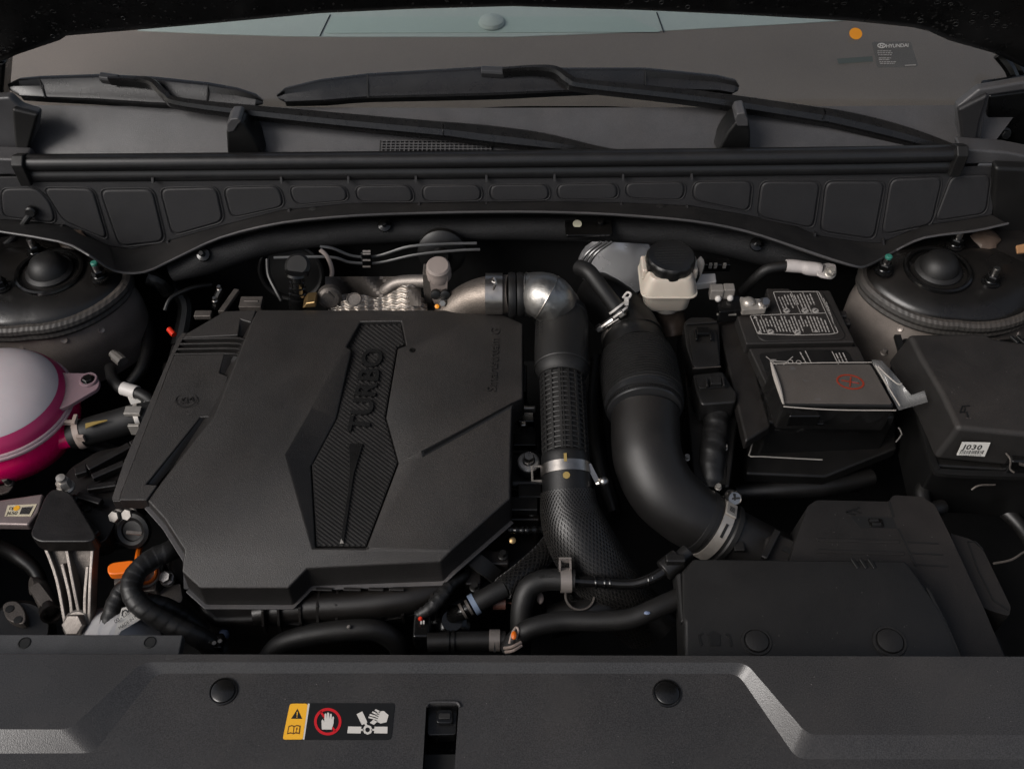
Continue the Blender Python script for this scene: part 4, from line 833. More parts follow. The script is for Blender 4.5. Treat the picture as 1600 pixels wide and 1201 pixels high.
b = MB(); P = YP(515, 460, .15); b.lathe(P, V((.2, -1, .3)), [(.016, 0), (.016, .01), (.012, .014), (0, .014)], 20); b.line(YP(512, 455, .13), YP(522, 465, .13), .004, V((0, -1, .5)), .004); obj('bolt_flange', b, M['alud'], t, .001)
t = thing('solenoid_valve', 'pale round topped solenoid valve behind the engine cover', 'valve', Z(685, 460, -.05))
c = YP(685, 420, .15); ax = V((.02, -.25, 1)).normalized()
b = MB(); b.lathe(c, ax, [(.0, -.014), (.0165, -.014), (.0165, -.004), (.0155, -.002), (.0155, .006), (.013, .009), (0, .0095)], 32); obj('cap', b, M['tanp'], t)
b = MB(); b.prism([YP(u, v, .14) for u, v in rnd([(670, 430), (700, 430), (698, 470), (688, 490), (676, 470)], 3)], (0, .025, 0)); obj('body', b, M['tanp'], t, .002)
b = MB(); b.prism([YP(u, v, .145) for u, v in rnd([(660, 428), (672, 430), (676, 484), (664, 480)], 3)], (0, .02, 0)); obj('flange', b, M['alud'], t, .002)
for u in (681, 696): c = YP(u, 458, .135); b = MB(); b.lathe(c, V((0, -1, .3)), [(.0065, 0), (.0065, .006), (.004, .007), (0, .007)], 14); obj('plug', b, M['rubber'], t)
c = YP(692, 470, .13); b = MB(); b.bolt(c, V((0, -1, .5)), .005, .01, 1.2); obj('bolt', b, M['steel'], t, sharp=30)
c = YP(683, 479, .125); b = MB(); b.lathe(c, V((0, -.6, .8)), [(.003, 0), (.003, .002), (0, .003)], 14); obj('amber_seal', b, M['orangest'], t)
# dark upper-left details
t = thing('ignition_boot', 'glossy black ribbed boot standing behind the left of the engine cover', 'boot', YP(465, 470, .15))
c0, c1 = YP(466, 478, .14), YP(464, 424, .155); d = (c1 - c0); Ln = d.length
b = MB(); b.lathe(c0, d, [(.0, 0), (.013, 0), (.013, Ln * .25), (.0115, Ln * .27), (.0125, Ln * .4), (.0105, Ln * .42), (.0115, Ln * .55), (.0095, Ln * .57), (.0105, Ln * .72), (.009, Ln * .74), (.009, Ln * .9), (.016, Ln * .94), (.015, Ln), (0, Ln)], 20); obj('boot_body', b, M['gloss'], t)
b = MB(); c = YP(465, 415, .165); b.lathe(c, V((0, -.5, 1)), [(.017, -.006), (.017, 0), (.013, .004), (0, .004)], 24); obj('cap', b, M['rubber'], t)
for lab, P in (('thin steel brake pipe bent across the bulkhead, upper', [(500, 385, .24), (520, 388, .24), (552, 400, .24), (590, 400, .24), (640, 385, .24), (700, 381, .24), (745, 380, .24)]), ('thin steel brake pipe bent across the bulkhead, lower', [(428, 402.5, .235), (515, 401.5, .235), (548, 410, .235), (592, 410.5, .235), (650, 398, .235), (720, 391, .235), (750, 390, .235)])):
    b = MB(); b.tube([YP(*p) for p in P], .0021, 8, 5); o = obj('brake_pipe', b, M['pipe'], None); tag(o, lab, 'pipe')
t = thing('pipe_clip', 'small clip holding the thin brake pipes on the bulkhead', 'clip', YP(572, 405, .23))
for v in (392, 396, 406, 416): b = MB(); b.line(YP(567, v, .228), YP(579, v, .228), .0022, V((0, -1, .6)), .002); obj('clip_bar', b, M['alu'], t)
b = MB(); b.box(YP(573, 404, .236), (.014, .008, .028)); obj('clip_body', b, M['gloss'], t, .002)
b = MB(); P = [YP(500, 390, .20), YP(512, 402, .195), YP(519, 425, .19), YP(512, 450, .18), YP(500, 468, .17)]; b.tube(P, .003, 8, 6); o = obj('vent_tube', b, M['tanp']); tag(o, 'thin curved beige tube beside the black ribbed boot', 'tube')
b = MB(); b.tube([YP(418, 405, .23), YP(420, 430, .21), YP(432, 455, .19), YP(440, 470, .18)], .003, 8, 5); o = obj('vent_tube', b, M['rubber']); tag(o, 'thin curved black tube left of the ribbed boot', 'tube')
b = MB(); b.prism(uv([(350, 486), (374, 452), (366, 450), (340, 486)], .0), (0, 0, -.006)); o = obj('metal_strap', b, M['alud'], None, .001); tag(o, 'narrow dull metal strap behind the cover rear left corner', 'strap')
t = thing('rail_sensor', 'small black sensor with bright bolt heads near the metal strap', 'sensor', Z(335, 470, -.02))
b = MB(); b.tube(uvz([(338, 480, -.03), (340, 465, -.015), (346, 452, -.005)]), .006, 10, 3); obj('sensor_body', b, M['gloss'], t)
for u, v in ((343, 452), (336, 470)): b = MB(); b.bolt(Z(u, v, .006), UPZ, .003, .006, 1.2); obj('bolt', b, M['steel'], t)
b = MB(); b.box(Z(318, 492, -.03), (.024, .012, .008)); obj('plug', b, M['alud'], t, .002)
b = MB(); b.line(YP(382, 470, .14), YP(405, 470, .14), .003, V((0, -1, .6)), .003); b.box(YP(393, 475, .15), (.03, .02, .01)); o = obj('coil_bracket', b, M['alud'], None, .001); tag(o, 'small bright edged bracket behind the cover left of the boot', 'bracket')
b = MB(); b.prism([YP(u, v, .12) for u, v in [(472, 482), (478, 474), (492, 472), (494, 480)]], (0, .02, 0)); o = obj('brass_fitting', b, M['brassm'], None, .0015); tag(o, 'small brass coloured fitting at the foot of the ribbed boot', 'fitting')
b = MB(); c = YP(690, 395, .25); b.lathe(c, V((0, -1, .3)), [(.034, -.01), (.034, 0), (.028, .004), (.012, .006), (.010, .012), (0, .012)], 32); o = obj('round_grommet', b, M['rubber']); tag(o, 'big round black grommet on the bulkhead behind the valve', 'grommet')
c = YP(455, 425, .265); b = MB(); b.torus(c, V((0, -1, .3)), .045, .004, 36, 8); b.lathe(c, V((0, -1, .3)), [(.044, -.004), (.03, -.002), (0, 0)], 32); o = obj('heater_grommet', b, M['rubber']); tag(o, 'large black ring grommet on the bulkhead behind the ribbed boot', 'grommet')
for lab, P, r in (('dark hose crossing the depth between left tower and cover', [(235, 420, -.06), (270, 450, -.09), (290, 480, -.11), (280, 540, -.14)], .012), ('thin curved dark cable in the depth behind the left tower', [(258, 485, -.07), (268, 465, -.06), (300, 450, -.06), (330, 445, -.07)], .0035), ('black corrugated hose below the right end of the felt roll', [(230, 432, -.04), (250, 440, -.05), (262, 455, -.07)], .011)):
    b = MB(); b.tube(uvz(P), r, 10, 5, lambda q, a: 1 + .06 * math.sin(q * 90)); o = obj('dark_hose', b, M['rubber']); tag(o, lab, 'hose')
# ---------------- charge pipe ----------------
t = thing('charge_pipe', 'charge air pipe from foil elbow through ribbed hose into braided sleeve', 'charge pipe', Z(880, 620, -.08))
b = MB(); b.tube([YP(690, 505, .125), YP(712, 482, .13), YP(738, 467, .132), YP(765, 461, .130), YP(797, 459, .127)], [.018, .021, .0235, .025, .025], 22, 6); obj('cast_outlet', b, M['alu2'], t)
c = YP(772, 459, .124); b = MB(); b.ring(c, V((1, 0, 0)), .0252, .022, .0015, 30); obj('band', b, M['steel2'], t)
b = MB(); b.tube([YP(768, 438, .105), YP(772, 434, .10), YP(776, 444, .096)], .0016, 8, 4); b.tube([YP(771, 452, .098), YP(774, 444, .095), YP(769, 440, .098)], .0014, 8, 4); obj('spring_pin', b, M['steel'], t)
for u in (800, 813): c = YP(u, 461, .126); b = MB(); b.lathe(c, V((1, .02, 0)), [(.025, -.0055), (.029, -.0045), (.030, 0), (.029, .0045), (.025, .0055)], 34, True); obj('rubber_ring', b, M['rubber'], t)
EL = [YP(818, 461, .126), YP(838, 460, .124), YP(857, 466, .112), Z(872, 484, .0), Z(877, 505, .0)]
b = MB(); b.tube(EL, [.027, .029, .031, .030, .029], 30, 7); obj('foil_elbow', b, M['foil'], t)
EC = crom([V(p) for p in EL], 7)
for q_, rq in ((3, .0282), (13, .0306), (20, .0306)):
    b = MB(); b.torus(EC[q_], EC[q_ + 1] - EC[q_ - 1], rq, .0011, 36, 6); obj('elbow_seam', b, M['steel2'], t)
b = MB(); b.tube([Z(876, 488, .002), Z(878, 500, .0), Z(877, 545, -.003), Z(878, 578, -.006), Z(878, 590, -.008)], [.033, .0345, .0345, .034, .029], 34, 5); obj('sleeve', b, M['rubber_m'], t)
b = MB(); c0, c1 = Z(876, 492, .001), Z(878, 582, -.007); ax = (c1 - c0).normalized()
for q in (.06, .94): b.torus(c0.lerp(c1, q), ax, .0345, .0016, 40, 6)
obj('sleeve_lip', b, M['rubber_m'], t)
s_, t_, _ = basis(ax); up_ = (CAM - c0); up_ = (up_ - ax * up_.dot(ax)).normalized(); sd_ = ax.cross(up_)
b = MB()
for an in (-1.05, -.75, .72, 1.0):
    for k in range(16):
        p = c0.lerp(c1, .14 + k * .045); n = up_ * math.cos(an) + sd_ * math.sin(an); n2 = up_ * math.cos(an + .16) + sd_ * math.sin(an + .16)
        b.line(p + n * .0343, p + n2 * .0343, .0016, n, .0009)
obj('grip_marks', b, M['rubber_m'], t, kind='stuff')
# ribbed hose: real lattice of ribs
h0, h1 = Z(878, 588, -.010), Z(884, 716, -.026); ax = (h1 - h0).normalized(); up_ = (CAM - h0.lerp(h1, .5)); up_ = (up_ - ax * up_.dot(ax)).normalized(); sd_ = ax.cross(up_); Lh = (h1 - h0).length; rh = .0265
b = MB(); b.tube([h0, h0.lerp(h1, .5), h1], rh, 36, 8); obj('ribbed_hose', b, M['rubber_m'], t)
b = MB()
for k in range(17): b.torus(h0.lerp(h1, (k + .5) / 17), ax, rh + .0006, .0016, 36, 6)
for k in range(16):
    an = k * math.pi / 8 + .12; n = up_ * math.cos(an) + sd_ * math.sin(an); b.line(h0 + n * (rh - .0004), h1 + n * (rh - .0004), .003, n, .0026)
obj('hose_ribs', b, M['rubber_m'], t, kind='stuff')
b = MB(); b.line(h0 + up_ * rh, h1 + up_ * rh, .0018, up_, .0022); obj('mould_line', b, M['rubber_m'], t)
p0_, p1_ = Z(883, 708, -.025), Z(887, 775, -.042); ax2 = (p1_ - p0_).normalized()
b = MB(); b.tube([p0_, p0_.lerp(p1_, .1), p0_.lerp(p1_, .5), p1_], [.0272, .0292, .0295, .0295], 34, 4); obj('cuff', b, M['rubber'], t)
cc = p0_.lerp(p1_, .42); up2 = (CAM - cc); up2 = (up2 - ax2 * up2.dot(ax2)).normalized(); sd2 = ax2.cross(up2)
b = MB(); b.ring(cc, ax2, .0296, .013, .0012, 40); obj('clamp_band', b, M['steel2'], t)
b = MB(); q = cc + up2 * .030; b.box(q - ax2 * .008, (.0035, .010, .003), Matrix((sd2, ax2, up2)).transposed()); obj('clamp_tab', b, M['brass'], t)
b = MB(); q = cc + sd2 * (.031 if sd2.x > 0 else -.031); xx = V((1, 0, 0)); b.line(cc + xx * .027 + up2 * .012 - ax2 * .004, cc + xx * .036 + up2 * .004 + ax2 * .014, .006, up2, .003); obj('clamp_arm', b, M['steel2'], t)
b = MB(); q = Z(943, 752, -.030); b.ball(q, .0062, 14); b.tube([q - V((.008, 0, .004)), q], .0035, 10, 1); obj('clamp_screw', b, M['steel'], t)
b = MB(); q = cc - xx * .03; b.tube([q + ax2 * .012, q - xx * .011 + ax2 * .012, q - xx * .011 - ax2 * .006, q - ax2 * .006], .0016, 6, 1); obj('clamp_loop', b, M['grey'], t)
b = MB(); q = Z(886, 747, 0); q = cc + ax2 * .0135 + up2 * .0297; b.lathe(q, up2, [(.0042, -.001), (.0042, .0006), (0, .0008)], 18); obj('yellow_dot', b, M['brass'], t)
# braided sleeve: crossing strands over a core
BP = crom(uvz([(887, 768, -.041), (890, 800, -.052), (900, 830, -.062), (920, 868, -.08), (945, 905, -.10), (975, 940, -.125), (1010, 975, -.16)]), 8)
br_ = crf([.031, .034, .037, .038, .037, .035, .033], 8)
b = MB(); b.tube(BP, br_, 30, 1); obj('braid_core', b, M['rubber'], t)
frm = MB().frames(BP); NSX = 50; b = MB(); n = len(BP)
for sgn in (1, -1):
    for k in range(NSX):
        for i in range(n - 1):
            pts = []
            for m_ in (0, .5, 1):
                f = min(i + m_, n - 1.001); i0 = int(f); fr_q = f - i0
                P = BP[i0].lerp(BP[i0 + 1], fr_q); s = frm[i0][0].lerp(frm[i0 + 1][0], fr_q); tt = frm[i0][1].lerp(frm[i0 + 1][1], fr_q); r = br_[i0] * (1 - fr_q) + br_[i0 + 1] * fr_q
                a = 2 * math.pi * k / NSX + sgn * f * .065; nn_ = s * math.cos(a) + tt * math.sin(a); pts.append((P + nn_ * (r + .0002), nn_))
            if (CAM - pts[1][0]).dot(pts[1][1]) < -.1: continue
            for (pa, na), (pb, nb) in ((pts[0], pts[1]), (pts[1], pts[2])):
                if (i + k) % 2 == (0 if sgn > 0 else 1) or True: b.line(pa, pb, .0014, na, .0011)
obj('braid_strands', b, M['braid'], t, kind='stuff', flat=True)
# flange bolt right of cover
t = thing('cover_bolt', 'bright hex bolt on a pale washer right of the engine cover', 'bolt', Z(825, 720, -.07))
c = Z(826, 721, -.045); b = MB(); b.lathe(c, V((0, -.15, 1)), [(.0135, -.002), (.0135, 0), (.012, .0015), (.006, .0022)], 28); obj('washer', b, M['clampw'], t)
b = MB(); b.bolt(c + UPZ * .001, V((0, -.15, 1)), .0068, .014, 1.15); obj('hex_head', b, M['steel'], t, sharp=30)
b = MB(); b.lathe(c - UPZ * .004, UPZ, [(.014, -.01), (.0155, -.004), (.0145, 0), (0, 0)], 24); obj('grommet', b, M['rubber'], t)
b = MB(); b.box(Z(826, 735, -.07), (.05, .05, .012)); obj('boss', b, M['dplast'], t, .006)
# small stuff between cover and pipe
t = thing('injector_wiring', 'dark connectors and bright clips in the gap right of the cover', 'connector', Z(822, 660, -.1))
for k, (u, v, w_, h_, m) in enumerate([(822, 655, .022, .016, 'gloss'), (826, 640, .018, .005, 'clampw'), (820, 652, .017, .005, 'white'), (818, 665, .008, .008, 'steel'), (820, 690, .03, .02, 'dplast'), (828, 770, .03, .02, 'dplast'), (815, 790, .04, .02, 'rubber')]):
    b = MB(); b.box(Z(u, v, -.07), (w_, h_, .012)); obj('connector_piece', b, M[m], t, .002)
b = MB(); b.tube(uvz([(795, 827, -.07), (820, 828, -.07), (852, 826, -.075)]), .004, 10, 12, lambda q, a: 1 + .25 * (math.sin(q * 110) > 0)); o = obj('spring_hose', b, M['gloss']); tag(o, 'thin ribbed black tube crossing right of the cover front corner', 'tube')
c = Z(801, 844, -.08); b = MB(); b.lathe(c, V((0, -.5, 1)), [(.004, 0), (.004, .002), (.002, .003), (0, .003)], 14); o = obj('screw_head', b, M['brassm']); tag(o, 'small dull brass screw head near the cover front right corner', 'screw')
# ---------------- intake duct ----------------
t = thing('intake_duct', 'thick black intake duct with bellows curving down to the air box', 'intake duct', Z(1010, 640, -.1))
b = MB(); b.tube(uvz([(930, 455, -.05), (955, 478, -.04), (978, 505, -.035), (992, 535, -.03)]), [.03, .036, .038, .040], 30, 5); obj('inlet_stub', b, M['dplast'], t)
cw = Z(986, 527, -.034); axd = (Z(1003, 590, -.03) - Z(984, 520, -.034)).normalized()
b = MB(); b.ring(cw, axd, .0385, .0115, .0015, 44); obj('clamp_band', b, M['clampband'], t)
upc = (CAM - cw); upc = (upc - axd * upc.dot(axd)).normalized(); sdc = axd.cross(upc); sdc = sdc if sdc.x > 0 else -sdc
q = cw + (upc * .9 - sdc * .42).normalized() * .0425; nq = (upc * .9 - sdc * .42).normalized(); Mx = Matrix((nq.cross(axd), axd, nq)).transposed()
b = MB(); b.box(q, (.022, .011, .006), Mx); b.tube([q + Mx @ V((-.017, 0, .002)), q + Mx @ V((.004, 0, .002))], .005, 10, 1); hx = q + Mx @ V((.018, 0, .003)); b.tube([hx - Mx @ V((.005, 0, 0)), hx + Mx @ V((.003, 0, 0))], .0058, 6, 1); hx = q - Mx @ V((.018, 0, -.003)); b.tube([hx - Mx @ V((.005, 0, 0)), hx + Mx @ V((.003, 0, 0))], .0058, 6, 1); obj('worm_screw', b, M['steel'], t, .0006)
b = MB()
for k in range(13):
    an = -.25 + k * .075; n_ = upc * math.cos(an) + sdc * math.sin(an); p = cw + n_ * .0401; b.line(p - axd * .003, p + axd * .003, .0011, n_, .0006)
obj('worm_slots', b, M['dark'], t, kind='stuff')
b = MB(); b.tube(uvz([(988, 536, -.032), (991, 545, -.03), (994, 556, -.028)]), [.041, .043, .042], 40, 3); obj('collar', b, M['rubber'], t)
bl0, bl1 = Z(994, 555, -.028), Z(1006, 628, -.024); axb = (bl1 - bl0).normalized()
prof = [(.040, 0)]; NB = 17; Lb = (bl1 - bl0).length
for k in range(NB):
    h = Lb * (.05 + .9 * k / NB); prof += [(.0455 + .003 * min(1, k / 4), h), (.0480 + .003 * min(1, k / 4), h + Lb * .9 / NB * .35), (.0480 + .003 * min(1, k / 4), h + Lb * .9 / NB * .65), (.0452 + .003 * min(1, k / 4), h + Lb * .9 / NB * .85)]
prof += [(.049, Lb * .97), (.046, Lb)]
b = MB(); b.lathe(bl0, axb, prof, 56); obj('bellows', b, M['rubber_m'], t, sharp=60)
r0 = bl1 - axb * .004; r1 = Z(1008, 652, -.024); axr = (r1 - r0).normalized()
b = MB(); b.lathe(r0, axr, [(.046, 0), (.0485, .001), (.050, .006), (.0495, .012), (.047, .0125), (.047, .018), (.046, .020), (.040, .022)], 56); obj('cuff', b, M['cuff'], t)
b = MB()
for k in range(50):
    an = -1.4 + k * 2.8 / 49; u3 = (CAM - r0); u3 = (u3 - axr * u3.dot(axr)).normalized(); s3 = axr.cross(u3); n_ = u3 * math.cos(an) + s3 * math.sin(an); p = r0 + axr * .0155 + n_ * .047; b.line(p - axr * .0022, p + axr * .0022, .0015, n_, .001)
obj('cuff_teeth', b, M['rubber'], t, kind='stuff')
b = MB(); b.tube(uvz([(1008, 645, -.028), (1009, 690, -.034), (1015, 725, -.042), (1035, 765, -.056), (1070, 798, -.072), (1102, 818, -.084)]), [.0425, .0425, .0425, .0420, .0405, .039], 44, 8); obj('elbow_pipe', b, M['duct'], t)
cl0 = Z(1112, 824, -.089); axc = (Z(1150, 845, -.103) - Z(1085, 808, -.078)).normalized()
b = MB(); b.lathe(cl0 - axc * .022, axc, [(.038, 0), (.0405, .002), (.0405, .008), (.0390, .010), (.0390, .034), (.0405, .036), (.0405, .042), (.037, .044)], 48); obj('cuff', b, M['rubber_m'], t)
b = MB(); b.ring(cl0, axc, .0392, .014, .0013, 48); obj('clamp_band', b, M['clampband'], t)
u4 = (CAM - cl0); u4 = (u4 - axc * u4.dot(axc)).normalized(); s4 = axc.cross(u4); s4 = s4 if s4.y > 0 else -s4
nA = (u4 * .30 + s4).normalized(); hp = cl0 + nA * .046
b = MB(); b.lathe(hp, u4, [(.0, -.008), (.009, -.008), (.0095, .004), (.008, .007), (.0075, .006), (0, .006)], 24); obj('screw_head', b, M['steel'], t)
b = MB()
for a_ in (.6, 2.17): dv = axc * math.cos(a_) + nA * math.sin(a_); b.line(hp + u4 * .0062 - dv * .006, hp + u4 * .0062 + dv * .006, .0022, u4, .0004)
obj('cross_slot', b, M['dark'], t)
nB = (u4 * .7 + s4 * .75).normalized(); q = cl0 + nB * .0412; Mx = Matrix((nB.cross(axc), axc, nB)).transposed()
b = MB(); b.box(q, (.020, .0145, .003), Mx); obj('worm_housing', b, M['clampband'], t, .001)
b = MB()
for k in range(4): p = q + Mx @ V((-.004 + k * .0022, 0, .0016)); b.line(p - axc * .0035, p + axc * .0035, .001, nB, .0003)
nC = (u4 * 1 + s4 * .1).normalized(); q2 = cl0 + nC * .0406; b.line(q2 - nC.cross(axc) * .009, q2 + nC.cross(axc) * .009, .0035, nC, .0003); obj('clamp_slot', b, M['dark'], t)
b = MB(); b.tube([cl0 + axc * .018, cl0 + axc * .06, cl0 + axc * .10], [.0365, .038, .040], 40, 2); obj('outlet_pipe', b, M['duct'], t)
q = cl0 + axc * .026 + (u4 * .95 - s4 * .1).normalized() * .039; b = MB(); b.box(q, (.012, .012, .006)); obj('locating_tab', b, M['rubber_m'], t, .001)
# ---------------- vacuum hose ----------------
t = thing('breather_hose', 'short black hose with a white spring clamp behind the intake duct', 'hose', Z(945, 455, -.03))
b = MB(); b.tube(uvz([(905, 418, .03), (920, 425, .036), (938, 448, .028), (958, 474, .014), (972, 492, .004)]), .0108, 18, 5); obj('rubber_hose', b, M['rubber_m'], t)
c = Z(966, 484, .009); d = (Z(972, 492, .004) - Z(958, 474, .014)).normalized(); b = MB(); b.ring(c - d * .003, d, .0112, .0028, .0013, 24); b.ring(c + d * .004, d, .0112, .0028, .0013, 24); b.box(c + V((.010, .004, .012)), (.005, .008, .008)); b.tube([c + V((.010, .006, .010)), c + V((.016, .012, .016)), c + V((.012, .018, .014)), c + V((.006, .012, .010))], .0016, 6, 4); obj('spring_clamp', b, M['white'], t)
b = MB(); b.tube([Z(970, 490, .004), Z(982, 506, -.02)], .009, 14, 1); obj('port', b, M['dplast'], t)
b = MB(); c = YP(965, 412, .305); b.lathe(c, V((-.15, -1, .35)), [(.0, .012), (.02, .012), (.03, .010), (.055, .0), (.06, -.008), (.06, -.03)], 44); o = obj('brake_booster', b, M['booster']); tag(o, 'shiny round brake booster behind the fluid reservoir', 'brake booster')
for k in range(3):
    b = MB(); b.tube([YP(905 + k * 7, 415, .235), YP(918 + k * 7, 395, .24), YP(940 + k * 8, 378, .25)], .0022, 8, 4); o = obj('brake_pipe', b, M['pipe2']); tag(o, 'thin dark curved pipe left of the shiny brake booster, ' + ('outermost', 'middle', 'innermost')[k], 'pipe')
# ---------------- brake reservoir ----------------
t = thing('brake_reservoir', 'milky brake fluid reservoir with a round black screw cap', 'reservoir', Z(1040, 460, -.02))
ctr = Z(1042, 440, .015)
def sqr(w_, d_, z, r=.012): return [ctr + V((x, y, z)) for x, y in rnd([(-w_, -d_), (w_, -d_), (w_, d_), (-w_, d_)], r, 5)]
b = MB(); b.loft([sqr(.026, .022, -.034), sqr(.030, .026, -.028), sqr(.032, .028, -.006), sqr(.034, .030, .0), sqr(.036, .033, .002), sqr(.036, .033, .006), sqr(.034, .031, .010), sqr(.031, .030, .024), sqr(.027, .027, .03)]); obj('tank', b, M['cream'], t, sharp=50)
b = MB(); b.tube([p + V((0, -.001, 0)) for p in sqr(.0362, .0332, .004)] + [sqr(.0362, .0332, .004)[0]], .0016, 8, 1); obj('seam', b, M['cream'], t)
for s in (-1, 1): b = MB(); b.box(ctr + V((s * .033, .004, .022)), (.008, .030, .018)); obj('shoulder', b, M['cream'], t, .003)
cc = ctr + V((.001, .004, .030))
b = MB(); NG = 60; rg = lambda r, h, k_: [cc + V((math.cos(2 * math.pi * i / NG) * (r - k_ * (.0012 if i % 6 < 2 else 0)), math.sin(2 * math.pi * i / NG) * (r - k_ * (.0012 if i % 6 < 2 else 0)), h)) for i in range(NG)]
b.loft([rg(.031, -.004, 0), rg(.0325, -.003, 1), rg(.0325, .010, 1), rg(.0315, .013, 1), rg(.0295, .0145, 0), rg(.028, .0140, 0)]); obj('screw_cap', b, M['gloss4'], t, sharp=40)
X = V((1, .05, 0)).normalized(); Y2 = UPZ.cross(X); b = MB()
for k in range(7):
    hw = .022 * math.sqrt(max(.05, 1 - ((k - 3) / 3.9) ** 2)); x = -hw
    while x < hw:
        e = min(x + random.uniform(.002, .006), hw); p = cc + UPZ * .0141 + Y2 * (.015 - k * .005); b.line(p + X * x, p + X * e, .0016, UPZ, .0003); x = e + .0012
obj('cap_print', b, M['capp'], t)
b = MB(); b.tube([Z(1040, 470, -.02), Z(1045, 490, -.045), Z(1050, 520, -.07)], [.02, .022, .024], 18, 3); b.box(Z(1025, 480, -.05), (.05, .03, .03)); obj('master_cylinder', b, M['mcyl'], t, .003)
b = MB(); b.ring(Z(1040, 470, -.018), UPZ, .016, .008, .006, 26); obj('neck_ring', b, M['clampw'], t)
t = thing('level_sensor', 'white plastic connector right of the milky reservoir', 'connector', Z(1105, 437, -.0))
b = MB(); b.prism(uv([(1086, 428), (1118, 426), (1120, 440), (1086, 444)], .005), (0, 0, -.012)); obj('connector_body', b, M['white'], t, .002)
b = MB(); b.tube(uvz([(1088, 430, .01), (1094, 412, .03), (1090, 405, .035)]), .006, 10, 3); obj('arm', b, M['cream'], t)
b = MB(); b.tube(uvz([(1085, 412, .035), (1090, 430, .02), (1082, 448, .0), (1078, 470, -.03)]), .003, 8, 5); obj('lead', b, M['rubber'], t)
t = thing('sensor_plug', 'dark plug with bright metal clips behind the white connector', 'plug', YP(1120, 415, .22))
b = MB(); b.box(YP(1120, 414, .22), (.036, .014, .014)); obj('plug_body', b, M['gloss'], t, .002)
for u in (1110, 1118, 1132): b = MB(); b.box(YP(u, 415, .21), (.004, .003, .008)); obj('metal_clip', b, M['clampw'], t)
# ---------------- ground cable ----------------
t = thing('ground_cable', 'black cable with a pale sleeve bolted below the right strut tower', 'cable', Z(1260, 420, -.02))
b = MB(); b.tube(uvz([(1160, 455, -.06), (1180, 435, -.03), (1200, 420, -.012), (1235, 415, -.008)]), .0075, 12, 5); obj('cable', b, M['rubber_m'], t)
b = MB(); b.tube(uvz([(1228, 415, -.008), (1238, 415.5, -.008), (1254, 417, -.008), (1262, 419, -.008), (1278, 421, -.008), (1284, 422, -.008)]), [.0088, .0092, .0088, .0098, .0098, .0082], 14, 3); obj('heat_sleeve', b, M['sleevew'], t)
A = uv(rnd([(1278, 414), (1292, 410), (1306, 412), (1308, 424), (1302, 434), (1286, 432), (1276, 428)], 4), -.006); b = MB(); b.prism(A, (0, 0, -.004)); obj('cable_lug', b, M['sleevew'], t, .001)
b = MB(); b.bolt(Z(1297, 427, -.005), V((0, -.4, 1)), .0068, .010, 1.2); b.lathe(Z(1297, 427, -.005) + V((0, -.4, 1)).normalized() * .009, V((0, -.4, 1)), [(.004, 0), (.004, .004), (0, .004)], 12); obj('bolt', b, M['clampw'], t, sharp=30)
# ---------------- battery ----------------
t = thing('battery', 'black battery with a printed warning label on its dusty lid', 'battery', Z(1260, 560, -.18))
zB = -.012
A = uv([(1160, 486), (1298, 452), (1400, 640), (1222, 690)], zB - .02)
b = MB(); A = [Z(1128, 470, zB - .022), Z(1297, 460, zB - .022), Z(1400, 652, zB - .022), Z(1200, 660, zB - .022)]; b.prism(A, (0, 0, -.17)); obj('case', b, M['dplast'], t, .004)
lid = [(1197, 450), (1232, 450), (1236, 453), (1297, 453), (1336, 534), (1166, 537), (1150, 489), (1204, 484)]
b = MB(); b.prism(uv(lid, zB), (0, 0, -.02)); obj('lid', b, M['dusty'], t, .0025, 3)
b = MB(); b.prism(uv(rnd([(1178, 496), (1205, 490), (1206, 456), (1285, 455), (1322, 524), (1316, 530), (1195, 533), (1184, 527)], 6), zB + .002), (0, 0, -.003)); obj('lid_panel', b, M['dusty'], t, .0015)
lid2 = [(1170, 543), (1341, 540), (1376, 612), (1205, 618)]
b = MB(); b.prism(uv(lid2, zB - .004), (0, 0, -.02)); obj('lid', b, M['dusty'], t, .0025, 3)
b = MB(); b.prism(uv(rnd([(1184, 552), (1240, 546), (1325, 546), (1350, 600), (1205, 605)], 8), zB - .0035), (0, 0, -.002)); obj('lid_recess', b, M['dplast'], t, .001)
for u, v in ((1159, 508), (1320, 506), (1158, 495), (1314, 494)): b = MB(); b.box(Z(u, v, zB - .014), (.014, .012, .012)); obj('latch_lug', b, M['dusty'], t, .003)
# label print
LO = rnd([(1208, 456), (1279, 455.5), (1309.6, 519.6), (1298, 522), (1246, 523.5), (1184, 521.5), (1172, 493), (1221, 491)], 2.5, 3)
zL = zB + .0026; b = MB(); P = uv(LO, zL)
for i in range(len(P)): b.line(P[i], P[(i + 1) % len(P)], .0012, UPZ, .0002)
b.line(Z(1221, 491, zL), Z(1290, 489, zL), .001, UPZ, .0002); b.line(Z(1276, 456, zL), Z(1304, 520, zL), .0008, UPZ, .0002); b.line(Z(1236, 456, zL), Z(1251, 489, zL), .0007, UPZ, .0002); b.line(Z(1254, 456, zL), Z(1268, 489, zL), .0007, UPZ, .0002); b.line(Z(1188, 492, zL), Z(1200, 521, zL), .0007, UPZ, .0002)
obj('label_frame', b, M['inkg'], t)
b = MB()
def pline(u0, v0, u1, v1, wd=.0021):
    a, e = Z(u0, v0, zL), Z(u1, v1, zL); q = 0; Lx = (e - a).length
    while q < Lx:
        e2 = min(q + random.uniform(.003, .010), Lx); b.line(a.lerp(e, q / Lx), a.lerp(e, e2 / Lx), wd * .8, UPZ, .0002); q = e2 + .0011
for k in range(11):
    u = 1213 + k * 5.1; g0 = random.choice((459, 461, 464)); e0 = random.choice((476, 482, 487))
    if k == 10: g0 = 459
    pline(u + (g0 - 456) * .44, g0, u + (e0 - 456) * .44, e0)
